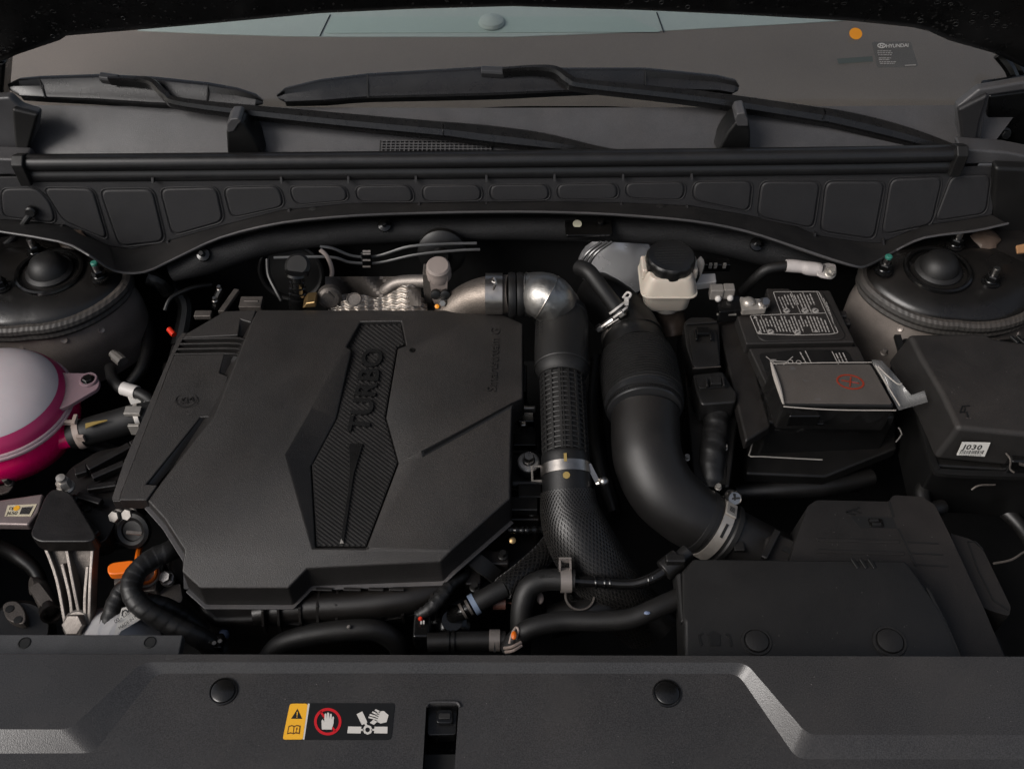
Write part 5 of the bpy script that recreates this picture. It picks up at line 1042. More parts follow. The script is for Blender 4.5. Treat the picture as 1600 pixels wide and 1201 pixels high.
for k in range(23):
    u = 1179 + k * 5.05; g0 = random.choice((494, 495, 497, 500)); e0 = random.choice((510, 518, 519, 519))
    if u + 13 > 1303: continue
    pline(u + (g0 - 492) * .40, g0, u + (e0 - 492) * .40, e0)
for k in range(3): pline(1280 + k * 4.6 + 2, 460 + k * 6, 1300 + k * 2.6, 500 + k * 6, .0012)
obj('label_print', b, M['inkg'], t, kind='stuff')
for k, (u, v) in enumerate(((1258, 485), (1274, 485), (1229, 485), (1204, 518), (1246, 519))):
    c = Z(u, v, zL + .0004); b = MB(); b.lathe(c, UPZ, [(.0036, -.0006), (.0036, .0), (.0030, .0001)], 20); b.lathe(c, UPZ, [(.0046, -.0006), (.0046, .0), (.0040, .0)], 20, True); obj('warning_symbol', b, M['inkg'], t)
    b = MB(); b.line(c + V((-.002, -.0012, 0)), c + V((.002, .0014, 0)), .0014, UPZ, .0004); obj('symbol_mark', b, M['ink'], t)
b = MB()
for k in range(3):
    u, v = (1180, 496) if k == 0 else ((1187, 519) if k == 1 else (1275, 517)); c = Z(u, v, zL); b.prism([c + V((-.003, -.002, .0003)), c + V((.003, -.002, .0003)), c + V((0, .0035, .0003))], (0, 0, -.0003))
zM = zB - .0028
for (u0, v0, u1, v1) in ((1197, 557, 1230, 583), (1239, 557, 1210, 582), (1203, 562, 1208, 575), (1203, 562, 1213, 562), (1207, 564, 1232, 565)): b.line(Z(u0, v0, zM), Z(u1, v1, zM), .0011, UPZ, .0002)
for (u, v) in ((1235, 565), (1248, 566)):
    c = Z(u, v, zM)
    for k in range(14): a0, a1 = k * math.pi / 7, (k + 1) * math.pi / 7; b.line(c + V((math.cos(a0), math.sin(a0), 0)) * .0032, c + V((math.cos(a1), math.sin(a1), 0)) * .0032, .0011, UPZ, .0002)
for (u0, v0, u1, v1) in ((1258, 548, 1268, 568), (1300, 549, 1310, 569)): b.line(Z(u0, v0, zM), Z(u1, v1, zM), .0012, UPZ, .0002)
zL = zM
for q in ((1250, 550, 1260, 568), (1306, 552, 1313, 567), (1311, 551, 1318, 566), (1317, 551, 1324, 566)): pline(*q, .002)
obj('lid_print', b, M['inkg'], t, kind='stuff')
t2 = thing('battery_terminal_cover', 'film wrapped terminal cover with a red plus on the battery', 'terminal cover', Z(1310, 610, .0))
zT = .022; F0 = [(1204, 568), (1362, 567), (1399, 634), (1223, 631)]
A = uv(F0, zT); Bt = [p + V((0, -.0, -.05)) for p in A]
b = MB(); b.prism(A, (0, 0, -.05)); obj('cover_box', b, M['dplast3'], t2, .004, 3)
b = MB(); b.prism(uv(rnd([(1208, 569.5), (1360, 568.5), (1395, 631), (1226, 629)], 5), zT + .0012), (0, 0, -.002)); obj('raised_lid', b, M['tcov'], t2, .001)  # top paler than the box: film haze put into its colour
b = MB(); nA = uv([(1238, 630), (1275, 630), (1282, 646), (1232, 646)], zT - .006); b.prism([p + V((0, -.004, 0)) for p in nA], (0, 0, -.02)); obj('snap_clip', b, M['gloss'], t2, .002)
b = MB(); nA = uv([(1234, 652), (1286, 652), (1286, 656), (1234, 656)], zT - .022); b.prism([p + V((0, -.006, 0)) for p in nA], (0, 0, -.004)); obj('clip_foot', b, M['gloss'], t2, .001)
c = Z(1328.5, 596.5, zT + .0016); ex = V((.0152, -.0035, 0)); ey = V((.003, .0105, 0)); b = MB()
for k in range(32): a0, a1 = k * math.pi / 16, (k + 1) * math.pi / 16; b.line(c + ex * math.cos(a0) + ey * math.sin(a0), c + ex * math.cos(a1) + ey * math.sin(a1), .0022, UPZ, .0003)
b.line(c - ex * .68, c + ex * .68, .0017, UPZ, .0004); b.line(c - ey * .72, c + ey * .72, .0017, UPZ, .0005); obj('plus_mark', b, M['redp'], t2)
t3 = thing('protective_film', 'clear crumpled film wrapped over the red plus terminal cover', 'film', Z(1310, 600, .02))
def wr(i, j):
    a = Z(1201, 566, zT + .004).lerp(Z(1364, 565, zT + .004), i); e = Z(1221, 634, zT + .004).lerp(Z(1402, 637, zT + .004), i); p = a.lerp(e, j)
    return p + UPZ * (.0012 * math.sin(i * 21 + j * 4) * math.sin(j * 9 + i * 7) + .0012 * noise.noise(V((i * 9, j * 7, 1))))
b = MB(); b.grid(wr, 40, 18); obj('top_sheet', b, M['film'], t3, sharp=0)
def wl(i, j):
    a = Z(1201, 566, zT + .004).lerp(Z(1221, 634, zT + .004), i); return a + V((-.010 * math.sin(j * 2.0) + .002 * math.sin(i * 17 + j * 5), -.002 * j, -.045 * j + .002 * math.sin(i * 23)))
b = MB(); b.grid(wl, 30, 10); obj('side_sheet', b, M['film'], t3, sharp=0)
def wf(i, j):
    a = Z(1221, 634, zT + .004).lerp(Z(1402, 637, zT + .004), i); return a + V((0, -.004 * math.sin(j * 2.4) - .001 * math.sin(i * 30 + j * 3), -.046 * j))
b = MB(); b.grid(wf, 40, 8); obj('front_sheet', b, M['film'], t3, sharp=0)
tail0 = [(1362, 562), (1378, 563), (1392, 578), (1404, 592), (1414, 606), (1424, 617), (1444, 610)]; tail1 = [(1364, 570), (1374, 585), (1384, 602), (1390, 615), (1397, 627), (1404, 641), (1450, 628)]
b = MB(); rings = []
n = len(tail0); vs = []
for j in range(7):
    for i in range(n):
        u = tail0[i][0] + (tail1[i][0] - tail0[i][0]) * j / 6; v = tail0[i][1] + (tail1[i][1] - tail0[i][1]) * j / 6; vs.append(Z(u, v, zT + .002 + .010 * math.sin(math.pi * j / 6) * math.sin(i * 1.0) - .004 * (i / n)))
b.add(vs, [(j * n + i, j * n + i + 1, (j + 1) * n + i + 1, (j + 1) * n + i) for j in range(6) for i in range(n - 1)]); obj('loose_tail', b, M['film2'], t3, sharp=0)
b = MB(); b.tube([p + UPZ * .004 for p in uvz([(1204, 570, zT), (1210, 590, zT), (1217, 612, zT), (1223, 634, zT)])], [.0015, .003, .0028, .0012], 8, 4); obj('bright_fold', b, M['filmw'], t3)
b = MB(); b.tube(uvz([(1372, 572, zT + .010), (1388, 588, zT + .012), (1403, 600, zT + .010), (1409, 599, zT + .010)]), .0009, 6, 4); b.tube(uvz([(1368, 571, zT + .0045), (1384, 598, zT + .0045), (1406, 634, zT + .0045)]), .0008, 6, 4); b.tube(uvz([(1206, 568, zT + .0045), (1290, 566.5, zT + .0045), (1362, 566, zT + .0045)]), .0006, 6, 4); b.tube(uvz([(1224, 635, zT + .004), (1300, 640, zT + .004), (1400, 641, zT + .004)]), .0007, 6, 4); obj('bright_fold', b, M['filmw'], t3)
# negative terminal
t = thing('battery_clamp', 'bright metal clamp with a bolt on the rear battery terminal', 'battery clamp', Z(1175, 475, -.01))
b = MB(); b.prism(uv(rnd([(1156, 463), (1172, 466), (1196, 467), (1198, 482), (1160, 484)], 3), .004), (0, 0, -.01)); b.ball(Z(1170, 472, .004), .009, 16, (1, 1, .7)); obj('clamp_plate', b, M['clampband'], t, .0015)
b = MB(); b.bolt(Z(1193, 474, .004), V((.1, -.5, 1)), .0062, .010, 1.25); b.lathe(Z(1194, 474, .011), V((.1, -.5, 1)), [(.0035, 0), (.0035, .004), (0, .004)], 12); obj('bolt', b, M['steel'], t, sharp=30)
t = thing('battery_sensor', 'black sensor block with two grey plugs beside the bright clamp', 'sensor', Z(1140, 475, -.02))
b = MB(); b.prism(uv(rnd([(1120, 464), (1156, 462), (1160, 484), (1124, 488)], 3), -.0), (0, 0, -.02)); obj('sensor_block', b, M['gloss'], t, .003)
b = MB(); b.line(Z(1120, 492, -.008), Z(1150, 492, -.008), .002, UPZ, .002); obj('metal_edge', b, M['clampw'], t)
for u, v, w_ in ((1119, 456, .018), (1138, 455, .015)):
    c = Z(u, v, .008); b = MB(); b.box(c, (w_, .014, .018)); obj('grey_plug', b, M['grey'], t, .002)
    b = MB(); b.ball(c + V((.002, -.009, -.004)), .0045, 10); obj('seal', b, M['white'], t)
b = MB(); b.prism(uv([(1165, 690), (1200, 650), (1400, 655), (1402, 700), (1290, 745), (1165, 740)], -.10), (0, 0, -.02)); o = obj('battery_tray', b, M['dplast'], None, .004); tag(o, 'dark battery tray below the front of the battery', 'battery tray')
for lab, P in (('thin bright edged lead running along the left of the battery', [(1148, 600, -.06), (1160, 640, -.06), (1176, 690, -.06), (1170, 711, -.06), (1190, 713, -.06), (1285, 718, -.06)]), ('thin bent wire below the right end of the battery', [(1404, 668, -.03), (1409, 678, -.03), (1400, 690, -.03)])):
    b = MB(); b.tube(uvz(P), .0009, 6, 2); o = obj('thin_wire', b, M['clampw']); tag(o, lab, 'wire')
b = MB(); b.prism(uv([(1120, 500), (1160, 495), (1205, 665), (1165, 690)], -.03), (0, 0, -.02)); o = obj('battery_box_wall', b, M['dplast2'], None, .004); tag(o, 'dark brown plastic wall along the left side of the battery', 'battery box')
# ---------------- control unit and its connectors ----------------
t = thing('control_unit', 'black control unit standing between intake duct and battery', 'control unit', Z(1100, 620, -.15))
b = MB(); b.prism(uv([(1064, 500), (1128, 496), (1160, 600), (1140, 760), (1085, 760), (1070, 600)], -.06), (0, 0, -.05)); obj('housing', b, M['dplast'], t, .003)
def conn(label, outer, plate, zt, par):
    t = thing('wiring_connector', label, 'connector', Z(*outer[0], zt - .04), 'locking connectors on the control unit')
    b = MB(); b.prism(uv(rnd(outer, 6), zt), (0, 0, -.035)); obj('shell', b, M['dplast3'], t, .003, 3)
    b = MB(); b.prism(uv(rnd(plate, 5), zt + .003), (0, 0, -.006)); obj('lock_lever', b, M['dplast3'], t, .002, 3)
    return t
ta = conn('big black locking connector nearest the bulkhead on the control unit', [(1068, 504), (1078, 495), (1112, 495), (1124, 506), (1126, 572), (1084, 577), (1072, 540)], [(1076, 518), (1084, 511), (1116, 512), (1120, 522), (1125, 570), (1084, 574)], -.02, None)
b = MB(); b.box(Z(1098, 518, -.012), (.016, .012, .006)); b.box(Z(1087, 524, -.012), (.003, .018, .005)); b.box(Z(1110, 524, -.012), (.003, .018, .005)); obj('latch', b, M['gloss'], ta, .001)
b = MB(); b.line(Z(1082, 576, -.018), Z(1126, 573, -.018), .0012, UPZ, .001); obj('edge_rib', b, M['alud'], ta)
b = MB(); b.line(Z(1072, 507, -.018), Z(1120, 504, -.018), .004, UPZ, .003); obj('top_rib', b, M['dplast3'], ta, .001)
tb_ = conn('big black locking connector with a red tab and taped loom', [(1082, 584), (1130, 579), (1144, 604), (1152, 612), (1150, 628), (1096, 632), (1086, 606)], [(1086, 586), (1128, 581), (1140, 603), (1092, 607)], -.022, None)
b = MB(); b.box(Z(1118, 596, -.014), (.014, .012, .006)); b.box(Z(1104, 598, -.014), (.003, .014, .006)); b.box(Z(1130, 597, -.014), (.003, .014, .006)); obj('latch', b, M['dplast3'], tb_, .001)
b = MB(); b.box(Z(1102, 634, -.035), (.003, .010, .004)); obj('red_tab', b, M['redc'], tb_)
harness('flat taped loom running down from the red tabbed connector', [(1118, 628, -.05), (1118, 670, -.055), (1112, 715, -.06), (1112, 765, -.075)], .0155, 'wiring_harness')
t = thing('loom_bracket', 'glossy bracket with small metal studs beside the flat loom', 'bracket', Z(1130, 720, -.08))
b = MB(); b.prism(uv(rnd([(1122, 684), (1134, 680), (1140, 700), (1134, 760), (1120, 762)], 3), -.06), (0, 0, -.01)); obj('bracket_plate', b, M['gloss'], t, .002)
for u, v in ((1132, 700), (1122, 762), (1073, 716)): b = MB(); b.bolt(Z(u, v, -.058), UPZ, .0035, .006, 1.2); obj('stud', b, M['clampw'], t)
# ---------------- fuse box ----------------
t = thing('fuse_box', 'large dusty black fuse box lid with a white barcode label', 'fuse box', Z(1530, 640, -.1))
zF = .03
top = [(1420, 521), (1536, 519.5), (1556, 528), (1720, 550), (1720, 690), (1497, 668), (1491, 655), (1471, 613), (1438, 557)]
A = uv(top, zF); B = [p + V((-.012 if p.x < Z(1500, 600, zF).x else 0, -.006 if p.y < -.05 else 0, -.055)) for p in A]
b = MB(); b.taper(A, B); obj('lid', b, M['fuse'], t, .006, 4)
lipP = [B[0], B[8] , B[7], B[6], B[5], B[4]]
b = MB(); low = [Z(1402, 524, zF - .045), Z(1424, 600, zF - .05), Z(1452, 700, zF - .06), Z(1462, 730, zF - .06), Z(1480, 738, zF - .06), Z(1600, 742, zF - .06), Z(1700, 745, zF - .06)]
b.sweep(low, [(-.004, -.004), (.004, -.004), (.004, .002), (-.004, .002)], UPZ, 4); obj('rim', b, M['dplast4'], t)
b = MB(); b.prism([Z(1410, 526, zF - .05), Z(1460, 728, zF - .062), Z(1700, 742, zF - .062), Z(1700, 560, zF - .05)], (0, 0, -.10)); obj('base', b, M['dplast'], t, .004)
b = MB(); b.prism(uv([(1560, 530), (1585, 527), (1700, 535), (1700, 552), (1570, 540)], zF - .006), (0, 0, -.02)); obj('hinge_well', b, M['gloss'], t, .002)
for k in range(2): b = MB(); b.line(Z(1578 + k * 10, 527, zF - .002), Z(1590 + k * 10, 538, zF - .002), .004, UPZ, .004); obj('hinge_rib', b, M['dplast4'], t, .001)
fy = A[5].y - .0045
q4 = [(1504, 691), (1547.5, 692), (1538.5, 713), (1495, 711)]
fn = V((.0, -1, .11)).normalized(); fp = A[6].lerp(A[5], .1) + V((0, -.0022, -.02)); fp = Z(1497, 669, zF) + V((0, -.0075, -.01))
pr = lambda u, v, o_=0.: PL(u, v, fp + fn * o_, fn)
b = MB(); b.prism([pr(u, v, .0012) for u, v in q4], -fn * .001); obj('code_label', b, M['paperw'], t)
X = (pr(1546, 692, .0013) - pr(1505, 691, .0013)).normalized(); Y2 = fn.cross(X).normalized(); X = Y2.cross(fn).normalized()
text('label_text', 'J030', pr(1503.5, 701.5, .0013), X, Y2, .0112, .0001, M['ink'], t, 1.15, .0, .02)
b = MB(); x = 1502.
while x < 1539:
    wd = random.choice((.7, .7, 1.2, 1.7)); b.line(pr(x, 703.5, .0013), pr(x - 2.5, 709, .0013), wd * .0008, fn, .0001); x += wd + random.choice((1.0, 1.4))
pl_ = 1499.
while pl_ < 1534: b.line(pr(pl_, 711.2, .0013), pr(pl_ + 1.6, 711.2, .0013), .0011, fn, .0001); pl_ += 2.7
obj('bar_code', b, M['ink'], t)
mk = [((1503, 635), (1515, 634)), ((1503, 635), (1500, 645)), ((1500, 645), (1505, 643)), ((1508, 637), (1506, 645)), ((1510, 643), (1512, 652))]
b = MB()
for a, e in mk: b.line(Z(*a, zF + .0002), Z(*e, zF + .0002), .0016, UPZ, .0006)
obj('moulded_mark', b, M['dplast4'], t)
t = thing('fuse_box_latch', 'dark latch and bright wire edges at the right edge below the fuse box', 'latch', Z(1585, 720, -.03))
b = MB(); b.box(Z(1590, 722, -.02), (.03, .02, .03)); obj('latch_body', b, M['gloss'], t, .003)
b = MB(); b.tube(uvz([(1572, 708, .0), (1579, 718, .0), (1578, 732, -.01), (1585, 738, -.01)]), .0012, 6, 3); b.line(Z(1592, 725, .0), Z(1603, 728, .0), .003, UPZ, .002); obj('latch_wire', b, M['alud'], t)
b = MB(); b.tube(uvz([(1518, 765, -.06), (1530, 758, -.055), (1555, 757, -.055)]), .0012, 6, 4); o = obj('thin_wire', b, M['alud']); tag(o, 'short pale wire in the dark below the barcode label', 'wire')
b = MB(); b.tube(uvz([(1552, 880, -.07), (1580, 874, -.065), (1600, 862, -.06), (1640, 840, -.06)]), .0014, 6, 5); o = obj('thin_wire', b, M['alud']); tag(o, 'thin pale wire right of the air box near the photo edge', 'wire')
b = MB(); b.tube(uvz([(1455, 745, -.08), (1440, 770, -.09), (1452, 795, -.09), (1475, 790, -.09)]), .009, 12, 6, lambda q, a: 1 + .12 * math.sin(q * 100)); o = obj('corrugated_conduit', b, M['rubber']); tag(o, 'dark corrugated conduit between fuse box and air box', 'conduit')
b = MB(); b.bolt(Z(1381, 552, -.03), UPZ, .004, .008, 1.3); o = obj('small_screw', b, M['alud']); tag(o, 'small screw in the dark between battery and fuse box', 'screw')
# ---------------- air box ----------------
t = thing('air_box', 'dusty black air box with slits and a clip at the lower right', 'air box', Z(1400, 900, -.2))
zA = -.055
P = rnd([(1262, 790), (1276, 780.5), (1389, 783), (1395, 773), (1440, 775), (1461, 788), (1484, 834), (1537, 948), (1572, 1030), (1480, 1030), (1440, 960), (1250, 905), (1232, 885), (1242, 848)], 4, 3)
A = uv(P, zA); b = MB(); cA = sum(A, V()) / len(A)
b.taper(A, [p + (p - cA).normalized() * .012 - UPZ * .12 for p in A]); obj('lid', b, M['air'], t, .005, 3)
for L in ([(1282, 841), (1405, 844.5)], [(1278, 858.5), (1413, 862.5)], [(1417, 846.5), (1466, 849)], [(1423, 864), (1474, 866.5)], [(1430, 881.5), (1481, 884.5)]):
    b = MB(); b.line(Z(*L[0], zA + .0003), Z(*L[1], zA + .0003), .0019, UPZ, .0005); obj('slit', b, M['dark'], t)
for L in ([(1389, 784), (1396, 808)], [(1403, 826), (1431, 884)]):
    b = MB(); b.line(Z(*L[0], zA + .0003), Z(*L[1], zA + .0003), .0022, UPZ, .0006); obj('seam', b, M['dark'], t)
for L in ([(1276, 843), (1405, 846.5)], [(1274, 861), (1413, 865)]):
    b = MB(); b.line(Z(*L[0], zA + .0), Z(*L[1], zA + .0), .004, UPZ, .0012); obj('rib', b, M['air'], t, .0006)
b = MB(); b.prism(uv([(1328, 806), (1395, 808), (1402, 825), (1344, 824)], zA + .0004), (0, 0, -.001)); obj('clip_recess', b, M['dark'], t)
b = MB(); b.prism(uv(rnd([(1356, 809), (1378, 810), (1382, 823), (1360, 822)], 2), zA + .002), (0, 0, -.004)); obj('snap_clip', b, M['gloss'], t, .001)
for q in ((1366, 813), (1370, 819)): b = MB(); b.box(Z(*q, zA + .003), (.010, .003, .002)); obj('clip_slot', b, M['dark'], t)
b = MB()
for (u0, v0, u1, v1) in ((1322, 800, 1342, 793), (1322, 800, 1336, 804), (1335, 797, 1345, 802)): b.line(Z(u0, v0, zA + .0002), Z(u1, v1, zA + .0002), .0022, UPZ, .0006)
obj('moulded_arrow', b, M['dplast4'], t)
t = thing('air_box_side_duct', 'black side duct with a grooved panel on the right of the air box', 'duct', Z(1545, 900, -.15))
P = rnd([(1484, 832), (1517, 842), (1538, 861), (1580, 948), (1577, 962), (1538, 950), (1500, 880)], 4); b = MB(); b.prism(uv(P, -.075), (0, 0, -.06)); obj('duct_body', b, M['air'], t, .004, 3)
b = MB()
for a, e in (((1512, 846), (1524, 846)), ((1512, 846), (1528, 890)), ((1528, 890), (1552, 938)), ((1552, 938), (1576, 953)), ((1524, 846), (1536, 858))): b.line(Z(*a, -.0748), Z(*e, -.0748), .0018, UPZ, .0006)
obj('groove', b, M['dark'], t)
b = MB(); b.prism(uv([(1500, 1000), (1560, 995), (1575, 1035), (1505, 1035)], -.09), (0, 0, -.05)); b2 = None; o = obj('dark_gap_panel', b, M['dark'], t)
# neck of the airbox
b = MB(); A = uv([(1196, 838), (1214, 830), (1246, 845), (1262, 870), (1190, 884)], -.072); b.prism(A, (0, 0, -.06)); nb = obj('neck', b, M['air'], t=None, parent=t, bev=.004) if False else obj('neck', b, M['air'], t, .004)
b = MB(); b.line(Z(1214, 832, -.068), Z(1192, 876, -.068), .008, UPZ, .008); obj('neck_flange', b, M['duct'], t, .002)
b = MB(); b.line(Z(1222, 856, -.0705), Z(1250, 870, -.0705), .006, UPZ, .001); obj('neck_slot', b, M['dark'], t)
# ---------------- intake snorkel ----------------
t = thing('air_intake_cover', 'flat black intake cover with two round clips before the air box', 'intake cover', Z(1280, 950, -.1))
zS = -.025
out = [(1083, 872), (1415, 875), (1433, 897), (1479, 966), (1507, 1030), (1069, 1030), (1067, 968), (1064, 893)]
inn_ = [(1120, 907), (1383, 909), (1464, 956), (1496, 1030), (1071, 1030), (1071, 975)]
A = uv(out, zS); Ai = [Z(u, v, zS + .005) for u, v in inn_]
b = MB(); idx = [(0, 1, 1, 0)]
vs = A + Ai; n = len(A)
b.add(vs, [(0, 1, n + 1, n + 0), (1, 2, n + 1), (2, 3, n + 2, n + 1), (3, 4, n + 3, n + 2), (5, 6, n + 5, n + 4), (6, 7, 0, n + 0, n + 5), tuple(range(n, n + 6))])
o0 = len(b.v); b.v += [p + V((0, 0, -.05)) for p in A]
for i in range(n): b.f.append((i, (i + 1) % n, o0 + (i + 1) % n, o0 + i))
obj('cover_panel', b, M['snork'], t, .004, 3)
for u, v, r in ((1182, 1002, 19), (1390, 1002, 21)):
    c = Z(u, v, zS + .005); q = pm(c, r); b = MB(); b.lathe(c, UPZ, [(q * 1.28, -.0005), (q * 1.22, .0016), (q * 1.05, .0016), (q * 1.0, -.0004), (q * .96, .0), (q * .93, .003), (q * .8, .0036), (0, .0038)], 34); obj('round_clip', b, M['snork'], t)
b = MB(); zz_ = zS + .0053
for a, e in (((1092, 992), (1096, 1008)), ((1092, 992), (1098, 989)), ((1140, 994), (1143, 1009)), ((1140, 994), (1134, 990))): b.line(Z(*a, zz_), Z(*e, zz_), .002, UPZ, .0006)
b.prism([Z(u, v, zz_ + .0006) for u, v in [(1104, 991), (1114, 984.5), (1127, 992), (1125, 992), (1126, 1008), (1110, 1008), (1109, 992)]], (0, 0, -.0006)); obj('arrow_mark', b, M['dplast4'], t)
b = MB()
for k in range(3): b.line(Z(1331 + k * 13, 873, zS + .0006), Z(1341 + k * 13, 888, zS + .0016), .004, UPZ, .002)
obj('moulded_ribs', b, M['dplast4'], t, .001)
b = MB(); b.prism(uv([(1448, 918), (1453, 922), (1474, 962), (1478, 968), (1470, 965), (1462, 950)], zS + .001), (0, 0, -.004)); obj('side_notch', b, M['dark'], t)
b = MB(); b.taper([Z(1056, 898, zS - .004), Z(1064, 893, zS), Z(1068, 968, zS), Z(1064, 975, zS - .004)], [Z(1050, 905, zS - .05), Z(1064, 900, zS - .05), Z(1068, 985, zS - .05), Z(1062, 985, zS - .05)]); obj('side_flange', b, M['snork'], t, .002)
# ---------------- radiator panel ----------------
t = thing('radiator_panel', 'wide grey plastic radiator cover panel along the front of the bay', 'panel', Z(800, 1100, -.02))
zR, zR2 = .011, .020
up_ = rnd([(-200, 1138), (108, 1139), (222, 1034), (1165, 1034.5), (1262, 1147), (1800, 1148)], 16, 5)
lw_ = rnd([(-200, 1177), (146, 1176), (244, 1051.5), (1153, 1052), (1245, 1185), (1800, 1186)], 16, 5)
rear = [(-200, 1020.5), (1800, 1026)]
Uu = [Z(u, v, zR2) for u, v in up_]; Ll = [Z(u, v, zR) for u, v in lw_]; n = len(Uu)
Rr = []
for (u, v) in up_: f = (u + 200) / 2000; Rr.append(Z(u, 1020.5 + 5.5 * f, zR2))
Ff = [Z(u, 1290, zR - .006) for u, v in lw_]
for i in range(n):
    if Ll[i].y < Ff[i].y + .02: pass
# striker slot cut: the front field is built as separate strips around the slot
SL = [(664, 1101), (716, 1101)]
b = MB()
def add_band(A, B):
    o = len(b.v); b.v += A + B
    for i in range(len(A) - 1): b.f.append((o + i, o + i + 1, o + len(A) + i + 1, o + len(A) + i))
add_band(Rr, Uu); add_band(Uu, Ll)
b.v += []
obj_r = None
LF = [p for p, (u, v) in zip(Ll, lw_)]
us = [q[0] for q in lw_]
# field left of slot, right of slot, above slot
def zf(u, v): return Z(u, v, zR)
iL = [i for i in range(n) if us[i] <= 640]; iR = [i for i in range(n) if us[i] >= 760]
TL = (664, 1052); TR = (720, 1052)
left = [zf(*lw_[i]) for i in iL] + [zf(*TL), zf(666, 1100), zf(655, 1290), zf(-200, 1290)]
right = [zf(*TR)] + [zf(*lw_[i]) for i in iR] + [zf(1800, 1290), zf(704, 1290), zf(717, 1100)]
mid = [zf(*TL), zf(*TR), zf(717, 1100), zf(666, 1100)]
for Pn in (left, right, mid): b.add(Pn, [tuple(range(len(Pn)))])
bm_ = MB(); bm_.v, bm_.f = b.v, b.f
bw = bmesh.new()
obj_p = obj('panel_sheet', b, M['rad'], t)
bw.from_mesh(obj_p.data); bmesh.ops.remove_doubles(bw, verts=bw.verts, dist=1e-5); bmesh.ops.recalc_face_normals(bw, faces=bw.faces)
if sum(f.normal.z * f.calc_area() for f in bw.faces) < 0: bmesh.ops.reverse_faces(bw, faces=bw.faces)
bw.to_mesh(obj_p.data); bw.free()
so = obj_p.modifiers.new('solid', 'SOLIDIFY'); so.thickness = .004; so.offset = -1
be = obj_p.modifiers.new('bevel', 'BEVEL'); be.width = .0035; be.segments = 3; be.limit_method = 'ANGLE'; be.angle_limit = R(12); be.harden_normals = True
b = MB(); A = [p + V((0, -.001, -.004)) for p in (Rr[0], Rr[-1])]; b.prism([A[0], A[1], A[1] + V((0, .0035, 0)), A[0] + V((0, .0035, 0))], (0, 0, -.05)); obj('rear_edge', b, M['rad'], t, .001)
# slot and striker
c = Z(690, 1140, zR)
b = MB(); b.prism([Z(u, v, zR - .06) for u, v in [(640, 1040), (740, 1040), (740, 1330), (630, 1330)]], (0, 0, -.004)); obj('slot_floor', b, M['dark'], t)
W4 = [(666, 1100), (717, 1100), (704, 1290), (655, 1290)]
b = MB(); 
for (a, e) in ((0, 1), (1, 2), (3, 0)):
    p, q = zf(*W4[a]) - UPZ * .0042, zf(*W4[e]) - UPZ * .0042; b.add([p, q, q - UPZ * .055, p - UPZ * .055], [(0, 1, 2, 3)])
obj('slot_wall', b, M['gloss3'], t)
b = MB(); P = [Z(u, v, zR - .012) for u, v in rnd([(668, 1103), (715, 1103), (713, 1147), (667, 1148)], 5)]; b.prism(P, (0, 0, -.02)); obj('striker_bumper', b, M['gloss3'], t, .004, 4)
b = MB(); P = [Z(u, v, zR - .006) for u, v in rnd([(682, 1107), (708, 1107), (708, 1129), (681, 1129)], 6)]; b.prism(P, (0, 0, -.012)); obj('striker_block', b, M['gloss'], t, .003, 4)
b = MB(); P = [Z(u, v, zR - .0045) for u, v in rnd([(686, 1113), (704, 1113), (704, 1122), (685, 1122)], 3)]; b.prism(P, (0, 0, -.004)); obj('striker_pad', b, M['snork'], t, .001)
b = MB(); P = [zf(u, v) + UPZ * .0008 for u, v in [(667, 1104), (669, 1099), (676, 1097), (708, 1097), (716, 1099), (719, 1105)]]; b.tube(P, .0016, 8, 3); obj('slot_rim', b, M['rad'], t)
for u, v, lab in ((349, 1080, 0), (1042, 1083, 1)):
    c = Z(u, v, zR); q = pm(c, 19); b = MB(); b.lathe(c, V((.0, .0, 1)), [(q * 1.2, -.001), (q * 1.17, .0016), (q * 1.08, .0018), (q * 1.03, -.0006), (q * .98, -.0002), (q * .96, .0022), (q * .85, .003), (0, .0034)], 40); obj('round_clip', b, M['gloss3'], t)
# warning label
t = thing('warning_label', 'yellow and black fan warning label on the radiator panel', 'label', Z(530, 1125, zR))
zW = zR + .0006
b = MB(); b.prism(uv(rnd([(453, 1098), (617, 1098), (611, 1155), (442, 1155)], 5, 3), zW), (0, 0, -.0006)); obj('label_base', b, M['labelk'], t)
b = MB(); b.prism(uv(rnd([(453, 1098.5), (481, 1098.5), (473.5, 1154.5), (441.5, 1154.5)], 4, 3), zW + .0003), (0, 0, -.0003)); obj('yellow_field', b, M['yellow'], t)
b = MB(); b.prism(uv([(481, 1098.5), (484, 1098.5), (475.5, 1154.5), (473, 1154.5)], zW + .0003), (0, 0, -.0003)); obj('white_line', b, M['inkw'], t)
LQ = lambda x, y: Z(430 + x / 5.333, 1085 + y / 5.333, zW + .0005)
def flat(name, polys, m, dz=0.):
    b = MB()
    for Pq in polys: b.prism([LQ(x, y) + UPZ * dz for x, y in Pq], (0, 0, -.0002))
    return obj(name, b, m, t, flat=True)
flat('warning_triangle', [[(185, 115), (224, 198), (132, 198)]], M['ink'])
flat('exclamation_mark', [[(180, 140), (188, 140), (186, 172), (179, 172)], [(178, 180), (186, 180), (185, 188), (177, 188)]], M['yellow'], .0002)
flat('book_symbol', [[(110, 258), (138, 250), (158, 258), (180, 250), (212, 256), (204, 326), (170, 320), (150, 328), (130, 320), (98, 328)]], M['bookb'])
flat('book_page', [[(118, 268), (138, 260), (153, 266), (148, 316), (128, 310), (108, 316)], [(162, 268), (180, 260), (202, 264), (196, 314), (172, 308), (156, 316)]], M['yellow'], .0002)
flat('book_symbol', [[(176, 272), (186, 272), (182, 296), (174, 296)], [(172, 300), (181, 300), (180, 306), (171, 306)]], M['bookb'], .0004)
